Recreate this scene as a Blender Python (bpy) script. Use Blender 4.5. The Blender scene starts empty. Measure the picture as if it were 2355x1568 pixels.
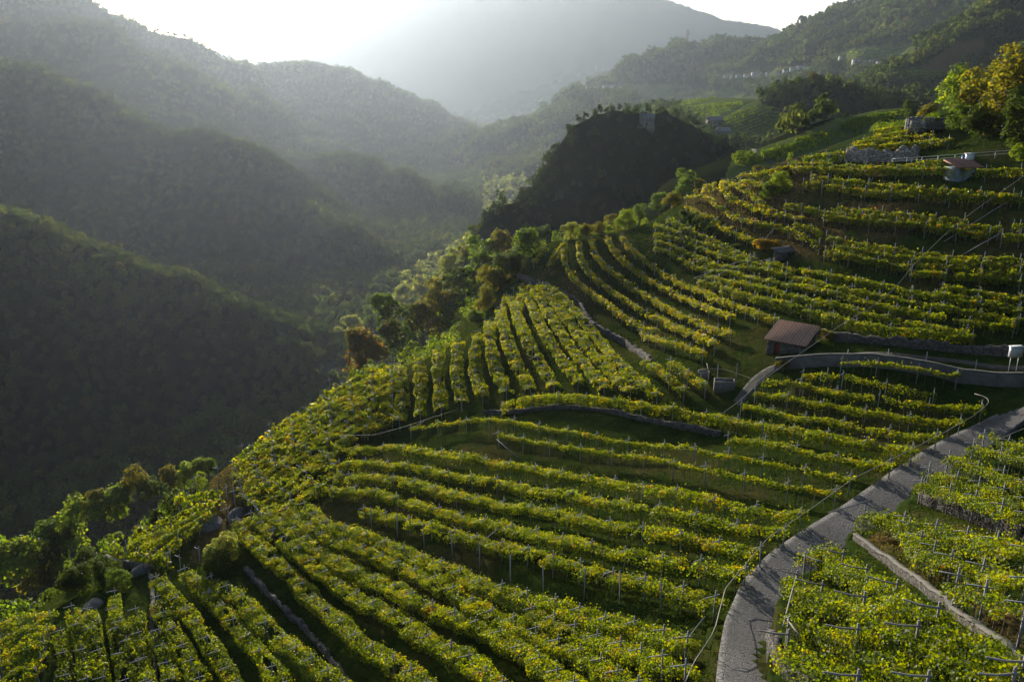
import bpy, math, random
import numpy as np
rnd = random.Random(7); RS = np.random.RandomState(11)
sc = bpy.context.scene; COL = sc.collection
# ------------------------------------------------------------------ camera, sky, sun, exposure
PITCH = math.radians(17.0); FD = 1847.0; CX, CY = 1177.0, 784.0      # focal length and centre in the 2354 x 1568 measuring frame
cd = bpy.data.cameras.new('camera'); cam = bpy.data.objects.new('camera', cd); COL.objects.link(cam)
cam.rotation_euler = (math.pi/2 - PITCH, 0, 0); cam.location = (0, 0, 0)
cd.sensor_width = 36; cd.lens = 36*FD/2354.0; cd.clip_start = 0.5; cd.clip_end = 60000
sc.camera = cam
SUN_AZ, SUN_EL = math.radians(-17.0), math.radians(11.5)             # azimuth from +Y towards +X
w = bpy.data.worlds.new('World'); sc.world = w; w.use_nodes = True
wn = w.node_tree; wn.nodes.clear()
sky = wn.nodes.new('ShaderNodeTexSky'); sky.sky_type = 'NISHITA'; sky.sun_disc = False
sky.sun_elevation = SUN_EL; sky.sun_rotation = SUN_AZ; sky.altitude = 600; sky.air_density = 1.0; sky.dust_density = 2.5; sky.ozone_density = 1.5
bg = wn.nodes.new('ShaderNodeBackground'); bg.inputs['Strength'].default_value = 0.09
wo = wn.nodes.new('ShaderNodeOutputWorld'); wn.links.new(sky.outputs[0], bg.inputs[0]); wn.links.new(bg.outputs[0], wo.inputs[0])
sl = bpy.data.lights.new('sun', 'SUN'); sl.energy = 5.0; sl.angle = math.radians(0.5); sl.color = (1.0, 0.90, 0.74)
so = bpy.data.objects.new('sun', sl); COL.objects.link(so)
so.rotation_euler = (math.pi/2 - SUN_EL, 0, math.pi - SUN_AZ)
sc.view_settings.view_transform = 'Standard'; sc.view_settings.look = 'None'; sc.view_settings.gamma = 1
sc.view_settings.exposure = 0.88
sc.cycles.max_bounces = 5; sc.cycles.diffuse_bounces = 2; sc.cycles.glossy_bounces = 1; sc.cycles.transmission_bounces = 3
sc.cycles.transparent_max_bounces = 6; sc.cycles.volume_bounces = 0; sc.cycles.use_denoising = True; sc.cycles.denoising_input_passes = 'RGB_ALBEDO'
sc.cycles.use_adaptive_sampling = False

# ------------------------------------------------------------------ picture <-> place
CP, SP = math.cos(PITCH), math.sin(PITCH)
def ray(x, y):
    x = np.asarray(x, float); y = np.asarray(y, float)
    u = (x-CX)/FD; v = (CY-y)/FD
    return u, CP+v*SP, -SP+v*CP
def pt(x, y, d):
    u, Y, Z = ray(x, y); n = np.sqrt(u*u+Y*Y+Z*Z); t = d/n
    return np.stack([u*t, Y*t, Z*t], -1)
def hash2(ix, iy, s):
    h = (ix.astype(np.int64)*374761393 + iy.astype(np.int64)*668265263 + s*1442695041) & 0xffffffff
    h = ((h ^ (h >> 13))*1274126177) & 0xffffffff
    return ((h ^ (h >> 16)) & 0xffff)/65535.0
def vnoise(x, y, s=0):
    ix = np.floor(x); iy = np.floor(y); fx = x-ix; fy = y-iy
    fx = fx*fx*(3-2*fx); fy = fy*fy*(3-2*fy)
    a = hash2(ix, iy, s); b = hash2(ix+1, iy, s); c = hash2(ix, iy+1, s); d = hash2(ix+1, iy+1, s)
    return (a*(1-fx)+b*fx)*(1-fy) + (c*(1-fx)+d*fx)*fy
def fbm(x, y, s=0, o=4):
    r = 0; a = .5
    for k in range(o): r = r + a*vnoise(x*2**k, y*2**k, s+k*17); a *= .5
    return r*1.07
# near hill: spline through surveyed ground points
NP = [(1720,1500,46),(1600,1500,52),(2000,1150,74),(2250,960,98),(1815,810,110),(2354,1568,36),(2354,1250,58),(2100,1400,47),(1177,1568,62),(1177,1400,70),(1177,1250,80),(1500,1400,60),(1500,1200,73),(1700,1200,72),
 (700,1568,78),(700,1400,88),(700,1250,98),(300,1568,90),(0,1568,98),(0,1440,108),(130,1400,110),(300,1280,116),(400,1180,125),(500,1250,108),(520,1070,130),(760,900,150),(900,1000,122),(900,860,150),(1177,1000,105),(1177,800,134),
 (1060,780,158),(1500,950,103),(1650,1000,97),(1900,1050,84),(1240,570,196),(1300,680,162),(1500,650,160),(1450,800,134),(1620,760,128),(1700,600,150),(1500,520,195),(1815,600,142),(2100,700,122),(2354,760,114),(2354,600,124),(2354,850,105),
 (2354,500,130),(2100,560,134),(1950,500,146),(2354,400,138),(2150,400,144),(2000,420,150),(1900,385,164),(1750,410,176),(1650,440,190),(1600,450,200),(2354,340,145),(2150,350,158),(2100,300,175),(1960,345,168),(2050,830,104),(2300,250,165)]
C = np.array([pt(*p) for p in NP])
ext = []
for (x, y, d, ox, oy) in [(0,1440,108,-.95,.3),(200,1300,118,-.8,.6),(400,1180,125,-.75,.65),(520,1070,130,-.75,.65),(640,985,142,-.7,.7),(760,900,150,-.75,.65),(900,855,152,-.75,.65),(1060,780,158,-.85,.5),(1160,680,175,-.9,.4),(1240,570,196,-.7,.7),(1400,530,200,-.3,.95),(1500,505,202,-.2,.98),(1600,450,200,-.2,.98),(1700,425,188,.0,1)]:
    p = pt(x, y, d)
    for (r, dz) in ((5, -4.5), (14, -14), (40, -38), (80, -70)): ext.append((p[0]+ox*r, p[1]+oy*r, p[2]+dz))
for p in [(78,235,-22),(60,250,-32),(90,200,-11),(130,170,4),(100,90,3),(120,40,9),(75,35,-1),(45,-5,-8),(0,0,-31),(-45,25,-58),(-95,60,-82),(0,-60,-30),(150,100,14),(-30,-60,-45),(80,-50,0)]: ext.append(p)
C = np.vstack([C, np.array(ext)])
def tps(r2): return np.where(r2 > 1e-9, r2*np.log(np.maximum(r2, 1e-9))*.5, 0)
n = len(C); SCL = 50.0
xy = C[:, :2]/SCL
K = tps(((xy[:, None]-xy[None])**2).sum(-1)) + np.eye(n)*0.010
A = np.zeros((n+3, n+3)); A[:n, :n] = K; A[:n, n] = 1; A[:n, n+1:] = xy; A[n:, :n] = A[:n, n:].T
W = np.linalg.solve(A, np.concatenate([C[:, 2], [0, 0, 0]]))
def near_h(x, y):
    x = x/SCL; y = y/SCL; z = W[n]+W[n+1]*x+W[n+2]*y; dm = np.full(x.shape, 1e9)
    for i in range(n):
        r2 = (x-xy[i, 0])**2+(y-xy[i, 1])**2; z = z+W[i]*tps(r2); dm = np.minimum(dm, r2)
    dm = np.sqrt(dm)*SCL
    return z - 1.6*np.maximum(0, dm-30)
# ridges: crest points (x, y in the measuring frame, distance), slope, rounding, height of trees on top, noise gain
RIDGES = [
 ([(-220,420,650),(0,470,640),(130,515,640),(250,562,630),(350,598,620),(430,625,610),(480,650,598),(500,700,585),(560,725,575),(620,750,560),(670,820,540),(700,850,525),(755,885,500)], .72, 34, 10, .8),
 ([(-300,150,1350),(0,144,1350),(60,150,1340),(155,182,1320),(202,216,1290),(335,245,1240),(468,290,1180),(576,353,1120),(667,443,1040),(757,485,980),(847,545,930),(930,610,880),(1000,660,850)], .75, 48, 7, 1),
 ([(170,185,1900),(325,222,1850),(505,272,1800),(600,308,1750),(700,330,1700),(753,334,1650),(825,340,1580),(897,367,1500),(987,400,1420),(1041,436,1350),(1128,508,1290)], .7, 60, 8, 1),
 ([(-200,0,2200),(0,28,2200),(150,34,2200),(240,44,2200),(275,70,2200),(400,130,2220),(480,175,2240),(560,200,2260),(640,235,2280)], .6, 30, 8, 1),
 ([(-200,-260,3120),(100,-70,3042),(270,5,2964),(330,30,2964),(420,74,2933),(500,112,2902),(560,144,2886),(640,184,2855),(760,238,2824),(860,278,2808),(940,334,2545),(1000,364,2517),(1060,394,2502),(1130,462,2488)], .62, 30, 8, .8),
 ([(480,190,3240),(560,162,3240),(610,152,3240),(700,148,3240),(780,157,3240),(850,177,3186),(920,207,3186),(960,232,3132),(1000,252,3132),(1050,285,3078),(1100,320,3078)], .5, 60, 0, .5),
 ([(940,262,5600),(1010,252,5600),(1100,242,5600),(1160,224,5600),(1220,202,5600),(1280,172,5600),(1320,162,5600),(1370,160,5600),(1420,155,5600),(1450,162,5600),(1600,150,5740)], .42, 60, 0, .6),
 ([(975,312,2500),(1050,284,2500),(1100,270,2500),(1160,268,2500),(1200,258,2500),(1240,238,2500),(1300,210,2475),(1350,199,2450),(1400,198,2425),(1450,215,2200),(1520,240,1900),(1600,262,1600)], .42, 40, 6, .9),
 ([(1400,195,2938),(1440,158,2900),(1480,128,2875),(1520,93,2875),(1545,82,2875),(1600,80,2850),(1650,70,2825),(1700,64,2812),(1760,60,2812),(1790,58,2800),(1830,46,2775),(1880,28,2750),(1920,8,2725),(1960,-14,2700),(2100,-70,2625),(2400,-160,2375)], .55, 40, 2, .8),
 ([(2480,-120,1500),(2350,-40,1350),(2291,4,1250),(2245,34,1200),(2190,78,1150),(2137,114,1100),(2090,140,1080)], .62, 20, 6, .9),
 ([(2700,-80,1100),(2500,20,1000),(2354,130,900),(2300,200,860),(2200,205,800),(2100,178,760),(2000,176,730),(1950,164,720),(1870,156,715),(1800,180,710),(1750,216,705)], .75, 20, 8, .7, 150, .4),
 ([(1440,272,1800),(1500,258,1650),(1570,238,1450),(1650,225,1150),(1740,228,900),(1712,290,720),(1690,322,620)], .24, 50, 0, .3, 80, 1.1),
 ([(1722,366,300),(1740,352,305),(1830,323,315),(1900,293,335),(1950,269,345),(2050,251,355),(2150,243,365),(2300,250,380),(2500,230,400)], .5, 12, 0, .1, 30, .9),
 ([(1118,560,400),(1150,490,405),(1200,478,415),(1240,460,430),(1262,410,440),(1292,380,450),(1305,345,455),(1330,300,460),(1370,280,465),(1420,270,470),(1480,276,475),(1530,277,480),(1580,300,480),(1640,328,470),(1700,362,455)], 1.6, 4, -4, .2),
 ([(300,180,11856),(500,112,11544),(600,82,11232),(700,62,10920),(780,22,10608),(800,2,10452),(900,-55,10296),(1050,-85,10140),(1200,-95,9984),(1350,-60,9984),(1450,-32,9984),(1520,-4,9984),(1600,22,10140),(1660,44,10296),(1760,58,10608),(1900,120,10920)], .6, 120, 0, .15),
 ([(200,60,12375),(480,120,12375),(640,95,12375),(720,90,12375),(800,120,12375)], .5, 120, 0, .15),
]
FLOOR = -185.0
RP = [(np.array([pt(*q) - np.array([0, 0, q_[3]]) for q in q_[0]]), q_[1], q_[2], q_[4], *(q_[5:] or (1e9, 0))) for q_ in RIDGES]
def far_h(x, y):
    dist = np.hypot(x, y)
    nz = (fbm(x/150, y/150, 3, 4)-.5)*2; gul = np.abs(fbm(x/95+5, y/95, 9, 3)-.5)*2
    amp = np.clip((dist-230)/900, 0, 1)
    z = FLOOR + 9*nz*amp - 8*np.clip((dist-1000)/2000, 0, 1)
    z = z + np.clip((420-dist)/300, 0, 1)*2
    for P, s, r, ng, d2, s2 in RP:
        b = np.full(x.shape, -1e9)
        for a, c in zip(P[:-1], P[1:]):
            dx, dy = c[0]-a[0], c[1]-a[1]; L = dx*dx+dy*dy
            t = np.clip(((x-a[0])*dx+(y-a[1])*dy)/L, 0, 1)
            d = np.hypot(x-a[0]-t*dx, y-a[1]-t*dy)
            b = np.maximum(b, a[2]+t*(c[2]-a[2]) - s*(np.sqrt(d*d+r*r)-r) - s2*np.maximum(0, d-d2))
        zc = P[:, 2].max(); depth = np.clip((zc-b)/60, 0, 1)
        sc_ = np.clip(dist/900, .3, 6)
        b = b + ng*(nz*11*sc_*depth*.8 - (1-gul)**2*20*sc_*depth + (nz*2.0)*(1-depth))
        k = 10.0
        hh = np.clip(.5+.5*(b-z)/k, 0, 1); z = z*(1-hh)+b*hh + k*hh*(1-hh)*.5
    return z
def height(x, y):
    f = far_h(x, y); d = np.hypot(x, y-80)
    m = d < 330
    nh = np.full(x.shape, -1e4); nh[m] = near_h(x[m], y[m])
    nh = nh + (fbm(x/7, y/7, 4, 3)-.5)*.5
    k = 4.0; hh = np.clip(.5+.5*(nh-f)/k, 0, 1)
    return f*(1-hh)+nh*hh + k*hh*(1-hh)*.5
NR, R0, R1 = 920, 14.0, 14000.0
lr = np.linspace(math.log(R0), math.log(R1), NR); radii = np.exp(lr)
azf = np.radians(np.arange(-46, 46.0001, .11)); azc = np.radians(np.concatenate([np.arange(50, 311, 6.0)]))
az = np.concatenate([azf, azc])
AZ, RR = np.meshgrid(az, radii, indexing='ij'); GX = RR*np.sin(AZ); GY = RR*np.cos(AZ)
GZ = height(GX, GY); NA = len(azf)
def ground(x, y):
    """height of the ground sheet at any point in front of the camera"""
    x = np.asarray(x, float); y = np.asarray(y, float)
    fa = np.clip((np.arctan2(x, y)-azf[0])/(azf[1]-azf[0]), 0, NA-1.001); fr = np.clip((np.log(np.maximum(np.hypot(x, y), R0))-lr[0])/(lr[1]-lr[0]), 0, NR-1.001)
    ia = fa.astype(int); ir = fr.astype(int); ta = fa-ia; tr = fr-ir
    return (GZ[ia, ir]*(1-ta)+GZ[ia+1, ir]*ta)*(1-tr)+(GZ[ia, ir+1]*(1-ta)+GZ[ia+1, ir+1]*ta)*tr
def hit(x, y, h=0.0, rmax=3500.0, rmin=20.0):
    """where the sight line through a measured point meets the ground raised by h"""
    x = np.atleast_1d(np.asarray(x, float)); y = np.atleast_1d(np.asarray(y, float))
    u, Y, Z = ray(x, y); q = np.hypot(u, Y); u, Y, Z = u/q, Y/q, Z/q
    r = np.exp(np.linspace(math.log(rmin), math.log(rmax), 900))
    X_ = u[:, None]*r; Y_ = Y[:, None]*r; z = Z[:, None]*r
    below = (ground(X_, Y_)+h) >= z
    i = np.where(below.any(1), below.argmax(1), len(r)-1); i = np.maximum(i, 1)
    lo = r[i-1]; hi = r[i]
    for k in range(8):
        m = (lo+hi)/2; b = ground(u*m, Y*m)+h >= Z*m; hi = np.where(b, m, hi); lo = np.where(b, lo, m)
    return np.stack([u*hi, Y*hi, Z*hi-h], -1)

# ------------------------------------------------------------------ builders
def tag(o, label=None, cat=None, group=None, kind=None):
    if label: o['label'] = label
    if cat: o['category'] = cat
    if group: o['group'] = group
    if kind: o['kind'] = kind
    return o
def mesh_of(name, V, F, mats, tint=None, midx=None, smooth=False):
    me = bpy.data.meshes.new(name); V = np.asarray(V, np.float32); F = np.asarray(F, np.int32); k = F.shape[1]
    me.vertices.add(len(V)); me.vertices.foreach_set('co', V.ravel())
    me.loops.add(F.size); me.loops.foreach_set('vertex_index', F.ravel())
    me.polygons.add(len(F)); me.polygons.foreach_set('loop_start', np.arange(0, F.size, k, dtype=np.int32)); me.polygons.foreach_set('loop_total', np.full(len(F), k, np.int32))
    for m in mats: me.materials.append(m)
    if midx is not None: me.polygons.foreach_set('material_index', np.asarray(midx, np.int32))
    if smooth: me.polygons.foreach_set('use_smooth', np.ones(len(F), bool))
    if tint is not None:
        a = me.attributes.new('tint', 'FLOAT_COLOR', 'FACE'); c = np.ones((len(F), 4), np.float32); c[:, :3] = tint; a.data.foreach_set('color', c.ravel())
    me.update(calc_edges=True); return me
def link(name, me, parent=None, loc=None):
    o = bpy.data.objects.new(name, me); COL.objects.link(o)
    if parent: o.parent = parent
    if loc is not None: o.location = loc
    return o
def empty(name, loc, rz=0):
    o = bpy.data.objects.new(name, None); COL.objects.link(o); o.location = loc; o.rotation_euler = (0, 0, rz); o.empty_display_size = .3; return o
class MB:
    """collects quads"""
    def __init__(s): s.v = []; s.f = []
    def quadset(s, v, f):
        b = len(s.v); s.v += [tuple(p) for p in v]; s.f += [tuple(i+b for i in q) for q in f]; return s
    def box(s, c, d, rz=0, taper=1.0, tilt=None):
        x, y, z = d[0]/2, d[1]/2, d[2]/2; V = []
        for (a, b_, e) in [(-1,-1,-1),(1,-1,-1),(1,1,-1),(-1,1,-1),(-1,-1,1),(1,-1,1),(1,1,1),(-1,1,1)]:
            k = taper if e > 0 else 1; px, py = a*x*k, b_*y*k; cr, sr = math.cos(rz), math.sin(rz)
            V.append((c[0]+px*cr-py*sr, c[1]+px*sr+py*cr, c[2]+e*z))
        return s.quadset(V, [(0,3,2,1),(4,5,6,7),(0,1,5,4),(1,2,6,5),(2,3,7,6),(3,0,4,7)])
    def tube(s, pts, r, n_=6, r1=None):
        pts = [np.array(p, float) for p in pts]; r1 = r if r1 is None else r1; rings = []
        for i, p in enumerate(pts):
            t = pts[min(i+1, len(pts)-1)]-pts[max(i-1, 0)]; t = t/(np.linalg.norm(t)+1e-9)
            a = np.cross(t, (0, 0, 1) if abs(t[2]) < .9 else (1, 0, 0)); a /= np.linalg.norm(a); b = np.cross(t, a)
            q = r+(r1-r)*i/max(1, len(pts)-1)
            rings.append([p+q*(math.cos(2*math.pi*k/n_)*a+math.sin(2*math.pi*k/n_)*b) for k in range(n_)])
        V = [p for R in rings for p in R]; F = []
        for i in range(len(pts)-1):
            for k in range(n_): F.append((i*n_+k, i*n_+(k+1) % n_, (i+1)*n_+(k+1) % n_, (i+1)*n_+k))
        b0 = len(V); V.append(pts[0]); V.append(pts[-1]); e = (len(pts)-1)*n_
        for k in range(0, n_, 2):
            F.append((b0, (k+2) % n_, (k+1) % n_, k)); F.append((b0+1, e+k, e+(k+1) % n_, e+(k+2) % n_))
        return s.quadset(V, F)
    def mesh(s, name, m, smooth=False): return mesh_of(name, s.v, s.f, [m], smooth=smooth)
    def build(s, name, m, parent=None, loc=None, smooth=False): return link(name, s.mesh(name, m, smooth), parent, loc)

# ------------------------------------------------------------------ materials
def mat(name):
    m = bpy.data.materials.new(name); m.use_nodes = True; t = m.node_tree; t.nodes.clear()
    o = t.nodes.new('ShaderNodeOutputMaterial'); return m, t, o
def N(t, k, **kw):
    nd = t.nodes.new(k)
    for a, b in kw.items():
        if a in nd.inputs.keys(): nd.inputs[a].default_value = b
        else: setattr(nd, a, b)
    return nd
def ramp(t, fac, stops):
    r = t.nodes.new('ShaderNodeValToRGB'); e = r.color_ramp.elements
    while len(e) < len(stops): e.new(.5)
    for i, (p, c) in enumerate(stops): e[i].position = p; e[i].color = (*c, 1)
    t.links.new(fac, r.inputs[0]); return r.outputs[0]
def noise(t, scale, detail=5, rough=.6, vec=None):
    n_ = N(t, 'ShaderNodeTexNoise'); n_.inputs['Scale'].default_value = scale; n_.inputs['Detail'].default_value = detail; n_.inputs['Roughness'].default_value = rough
    if vec is None: vec = N(t, 'ShaderNodeTexCoord').outputs['Object']
    t.links.new(vec, n_.inputs['Vector']); return n_.outputs['Fac']
def mixc(t, f, a, b):
    m = t.nodes.new('ShaderNodeMix'); m.data_type = 'RGBA'
    for s_, v in ((0, f), (6, a), (7, b)):
        if hasattr(v, 'is_output'): t.links.new(v, m.inputs[s_])
        else: m.inputs[s_].default_value = v if s_ == 0 else (*v, 1)
    return m.outputs[2]
def leaf_mat(name, transl=.45, rough=.55, spec=.35, trans_gain=(1.3, 1.25, .55)):
    m, t, o = mat(name); a = N(t, 'ShaderNodeAttribute', attribute_name='tint')
    p = N(t, 'ShaderNodeBsdfPrincipled'); p.inputs['Roughness'].default_value = rough; p.inputs['Specular IOR Level'].default_value = spec
    t.links.new(a.outputs['Color'], p.inputs['Base Color'])
    tr = N(t, 'ShaderNodeBsdfTranslucent'); mu = t.nodes.new('ShaderNodeMix'); mu.data_type = 'RGBA'; mu.blend_type = 'MULTIPLY'; mu.inputs[0].default_value = 1
    t.links.new(a.outputs['Color'], mu.inputs[6]); mu.inputs[7].default_value = (*trans_gain, 1); t.links.new(mu.outputs[2], tr.inputs[0])
    mx = N(t, 'ShaderNodeMixShader'); mx.inputs[0].default_value = transl
    t.links.new(p.outputs[0], mx.inputs[1]); t.links.new(tr.outputs[0], mx.inputs[2]); t.links.new(mx.outputs[0], o.inputs[0]); return m
def simple(name, stops, scale=4, rough=.85, bump=.3, bscale=None, spec=.3, detail=6):
    m, t, o = mat(name); p = N(t, 'ShaderNodeBsdfPrincipled'); p.inputs['Roughness'].default_value = rough; p.inputs['Specular IOR Level'].default_value = spec
    t.links.new(ramp(t, noise(t, scale, detail), stops), p.inputs['Base Color'])
    if bump:
        b = N(t, 'ShaderNodeBump'); b.inputs['Strength'].default_value = bump; b.inputs['Distance'].default_value = .1
        t.links.new(noise(t, bscale or scale*3), b.inputs['Height']); t.links.new(b.outputs[0], p.inputs['Normal'])
    t.links.new(p.outputs[0], o.inputs[0]); return m
M = {}
M['vine'] = leaf_mat('vine_leaf', .58, .5, .3, (3.0, 2.3, .10))
M['grass'] = leaf_mat('grass_blade', .35, .9, .0, (1.4, 1.4, .4))
M['crown'] = leaf_mat('tree_leaf', .66, .6, .2, (2.1, 2.0, .4))
M['far'] = leaf_mat('forest_leaf', .5, .8, .05, (1.9, 1.9, .85))
M['bark'] = simple('bark', [(.3, (.06, .045, .035)), (.7, (.14, .11, .09))], 6)
M['post'] = simple('concrete_post', [(.3, (.22, .225, .235)), (.7, (.34, .35, .365))], 9, .8)
M['wood'] = simple('grey_wood', [(.3, (.20, .18, .16)), (.7, (.38, .35, .32))], 12, .8)
M['metal'] = simple('galvanised_steel', [(.3, (.42, .43, .45)), (.7, (.55, .56, .58))], 5, .45, .05, spec=.5)
M['cable'] = simple('pale_hose', [(.3, (.26, .24, .20)), (.7, (.4, .37, .32))], 5, .5, .05)
M['black'] = simple('black_hose', [(.3, (.02, .02, .02)), (.7, (.05, .05, .05))], 5, .5, .05)
M['rock'] = simple('rock', [(.25, (.05, .048, .04)), (.5, (.13, .12, .11)), (.8, (.24, .22, .20))], 1.2, .9, .8, 3)
M['cap'] = simple('concrete_cap', [(.3, (.10, .095, .085)), (.7, (.19, .18, .16))], 3, .9, .3, 12)
M['plaster'] = simple('white_plaster', [(.3, (.42, .40, .37)), (.7, (.58, .56, .52))], .6, .9, .1)
M['slate'] = simple('slate', [(.3, (.10, .10, .10)), (.7, (.26, .25, .24))], 4, .6, .4)
M['darkroof'] = simple('dark_roof', [(.3, (.08, .065, .06)), (.7, (.16, .12, .10))], 2, .8, .2)
M['door'] = simple('red_door', [(.3, (.14, .025, .015)), (.7, (.22, .045, .025))], 3, .5, .1)
M['glass'] = simple('dark_window', [(.3, (.02, .022, .025)), (.7, (.05, .055, .06))], 1, .2, 0)
M['bluegrey'] = simple('blue_grey_render', [(.3, (.16, .20, .23)), (.7, (.24, .28, .31))], 1, .9, .1)
M['blue'] = simple('blue_plastic', [(.3, (.02, .12, .40)), (.7, (.03, .18, .5))], 2, .4, 0)
M['white'] = simple('white_paint', [(.3, (.66, .67, .67)), (.7, (.8, .8, .8))], 2, .5, .05)
def stone_mat(name, scale, a, b, c):
    m, t, o = mat(name); p = N(t, 'ShaderNodeBsdfPrincipled'); p.inputs['Roughness'].default_value = .92
    tc = N(t, 'ShaderNodeTexCoord').outputs['Object']; mp = N(t, 'ShaderNodeMapping'); mp.inputs['Scale'].default_value = (1, 1, 1.7); t.links.new(tc, mp.inputs[0])
    v = N(t, 'ShaderNodeTexVoronoi'); v.inputs['Scale'].default_value = scale; t.links.new(mp.outputs[0], v.inputs[0])
    e = N(t, 'ShaderNodeTexVoronoi', feature='DISTANCE_TO_EDGE'); e.inputs['Scale'].default_value = scale; t.links.new(mp.outputs[0], e.inputs[0])
    col = ramp(t, v.outputs['Color'], [(.1, a), (.5, b), (.9, c)]); g = ramp(t, e.outputs[0], [(.0, (0, 0, 0)), (.10, (1, 1, 1))])
    t.links.new(mixc(t, g, (.035, .03, .025), col), p.inputs['Base Color'])
    bm_ = N(t, 'ShaderNodeBump'); bm_.inputs['Strength'].default_value = .9; bm_.inputs['Distance'].default_value = .12; t.links.new(g, bm_.inputs['Height']); t.links.new(bm_.outputs[0], p.inputs['Normal'])
    t.links.new(p.outputs[0], o.inputs[0]); return m
M['stone'] = stone_mat('dry_stone', 3.2, (.05, .045, .04), (.11, .10, .09), (.18, .165, .145))
M['pale_stone'] = stone_mat('pale_rubble', 1.8, (.16, .14, .12), (.30, .27, .23), (.48, .44, .38))
def tile_mat(name, dark, light):
    m, t, o = mat(name); p = N(t, 'ShaderNodeBsdfPrincipled'); p.inputs['Roughness'].default_value = .8
    c = ramp(t, noise(t, 5.5, 6, .8), [(.35, dark), (.65, light)])
    sw = N(t, 'ShaderNodeTexWave', wave_type='BANDS', bands_direction='X'); sw.inputs['Scale'].default_value = .8; sw.inputs['Distortion'].default_value = .3
    t.links.new(N(t, 'ShaderNodeTexCoord').outputs['Object'], sw.inputs[0]); c = mixc(t, ramp(t, sw.outputs['Fac'], [(.0, (.45, .45, .45)), (.4, (0, 0, 0))]), c, (.05, .03, .025)); t.links.new(c, p.inputs['Base Color']); t.links.new(p.outputs[0], o.inputs[0]); return m
M['tile'] = tile_mat('brown_clay_tile', (.36, .19, .12), (.60, .36, .25))
M['redtile'] = tile_mat('red_clay_tile', (.26, .11, .07), (.42, .2, .14))
# ground
def ground_mat():
    m, t, o = mat('hillside_ground'); p = N(t, 'ShaderNodeBsdfPrincipled'); p.inputs['Roughness'].default_value = 1; p.inputs['Specular IOR Level'].default_value = 0
    g1 = ramp(t, noise(t, .55, 8, .7), [(.3, (.012, .022, .006)), (.5, (.028, .048, .010)), (.68, (.055, .07, .017))])
    dry = ramp(t, noise(t, .07, 6, .65), [(.50, (0, 0, 0)), (.60, (1, 1, 1))])
    g2 = ramp(t, noise(t, 1.1, 6, .7), [(.3, (.055, .038, .019)), (.7, (.14, .10, .045))])
    a = N(t, 'ShaderNodeAttribute', attribute_name='cover')            # R dry grass, G bare wood floor, B meadow
    sx = N(t, 'ShaderNodeSeparateColor'); t.links.new(a.outputs['Color'], sx.inputs[0])
    mm = N(t, 'ShaderNodeMath', operation='MULTIPLY'); t.links.new(dry, mm.inputs[0]); mm.inputs[1].default_value = .45
    ad = N(t, 'ShaderNodeMath', operation='ADD', use_clamp=True); t.links.new(mm.outputs[0], ad.inputs[0]); t.links.new(sx.outputs[0], ad.inputs[1])
    c = mixc(t, ad.outputs[0], g1, g2)
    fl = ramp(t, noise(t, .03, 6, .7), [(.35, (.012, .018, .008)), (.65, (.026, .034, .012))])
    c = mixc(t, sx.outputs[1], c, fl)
    md = ramp(t, noise(t, .02, 8, .7), [(.35, (.06, .09, .022)), (.65, (.13, .15, .045))])
    c = mixc(t, sx.outputs[2], c, md)
    t.links.new(c, p.inputs['Base Color'])
    b = N(t, 'ShaderNodeBump'); b.inputs['Strength'].default_value = .7; b.inputs['Distance'].default_value = .25; t.links.new(noise(t, 2.2, 8, .75), b.inputs['Height']); t.links.new(b.outputs[0], p.inputs['Normal'])
    t.links.new(p.outputs[0], o.inputs[0]); return m
# ------------------------------------------------------------------ ground sheet
def inpoly(px, py, poly):
    r = np.zeros(px.shape, bool); n_ = len(poly)
    for i in range(n_):
        x0, y0 = poly[i]; x1, y1 = poly[(i+1) % n_]
        if y0 == y1: continue
        c = ((y0 > py) != (y1 > py)) & (px < (x1-x0)*(py-y0)/(y1-y0)+x0); r ^= c
    return r
def project(x, y, z):
    f = y*CP - z*SP; u = x/f; v = (y*SP+z*CP)/f
    return CX+u*FD, CY-v*FD
CLEAR = [[(1640,500),(1670,400),(1690,350),(1740,343),(1830,313),(1900,283),(1950,256),(2060,238),(2170,232),(2190,300),(2190,480),(1900,500)],
 [(1570,240),(1600,222),(1680,205),(1740,222),(1755,240),(1800,262),(1950,270),(1960,282),(1880,305),(1780,340),(1700,340),(1640,325),(1600,292),(1550,260)],
 [(1100,285),(1180,262),(1250,247),(1300,222),(1330,235),(1240,275),(1150,295)],
 [(1900,128),(2000,108),(2095,100),(2110,128),(2080,153),(1960,152)], [(2050,160),(2200,163),(2190,186),(2080,184)],
 [(1648,170),(1700,166),(1800,156),(1865,146),(1875,168),(1780,188),(1700,196),(1650,196)], [(1915,122),(2045,134),(2045,160),(1915,150)], [(1335,196),(1445,192),(1445,214),(1335,216)], [(1450,234),(1520,212),(1640,203),(1655,222),(1560,248),(1470,256)],
 [(1440,195),(1500,192),(1560,200),(1500,225),(1450,225)],
 [(2105,160),(2200,98),(2262,92),(2270,110),(2180,170)], [(688,308),(790,323),(795,338),(690,330)], [(735,838),(800,845),(800,875),(735,870)]]
d_near = np.hypot(GX, GY-80)
Xp, Yp = project(GX, np.maximum(GY, 1), GZ)
cov = np.zeros(GX.shape+(3,), np.float32)
NH = np.full(GX.shape, -1e4); mN = d_near < 330; NH[mN] = near_h(GX[mN], GY[mN]); isnear = NH > far_h(GX, GY)-2
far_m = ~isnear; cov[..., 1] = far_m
clear_m = np.zeros(GX.shape, bool)
for i, pl in enumerate(CLEAR):
    c = inpoly(Xp, Yp, pl) & far_m & (GY > 1)
    if i in (0,): c &= (np.hypot(GX, GY) < 470)
    elif i == 1: c &= (np.hypot(GX, GY) > 425)
    clear_m |= c
cov[clear_m] = (0, 0, 1)
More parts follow.
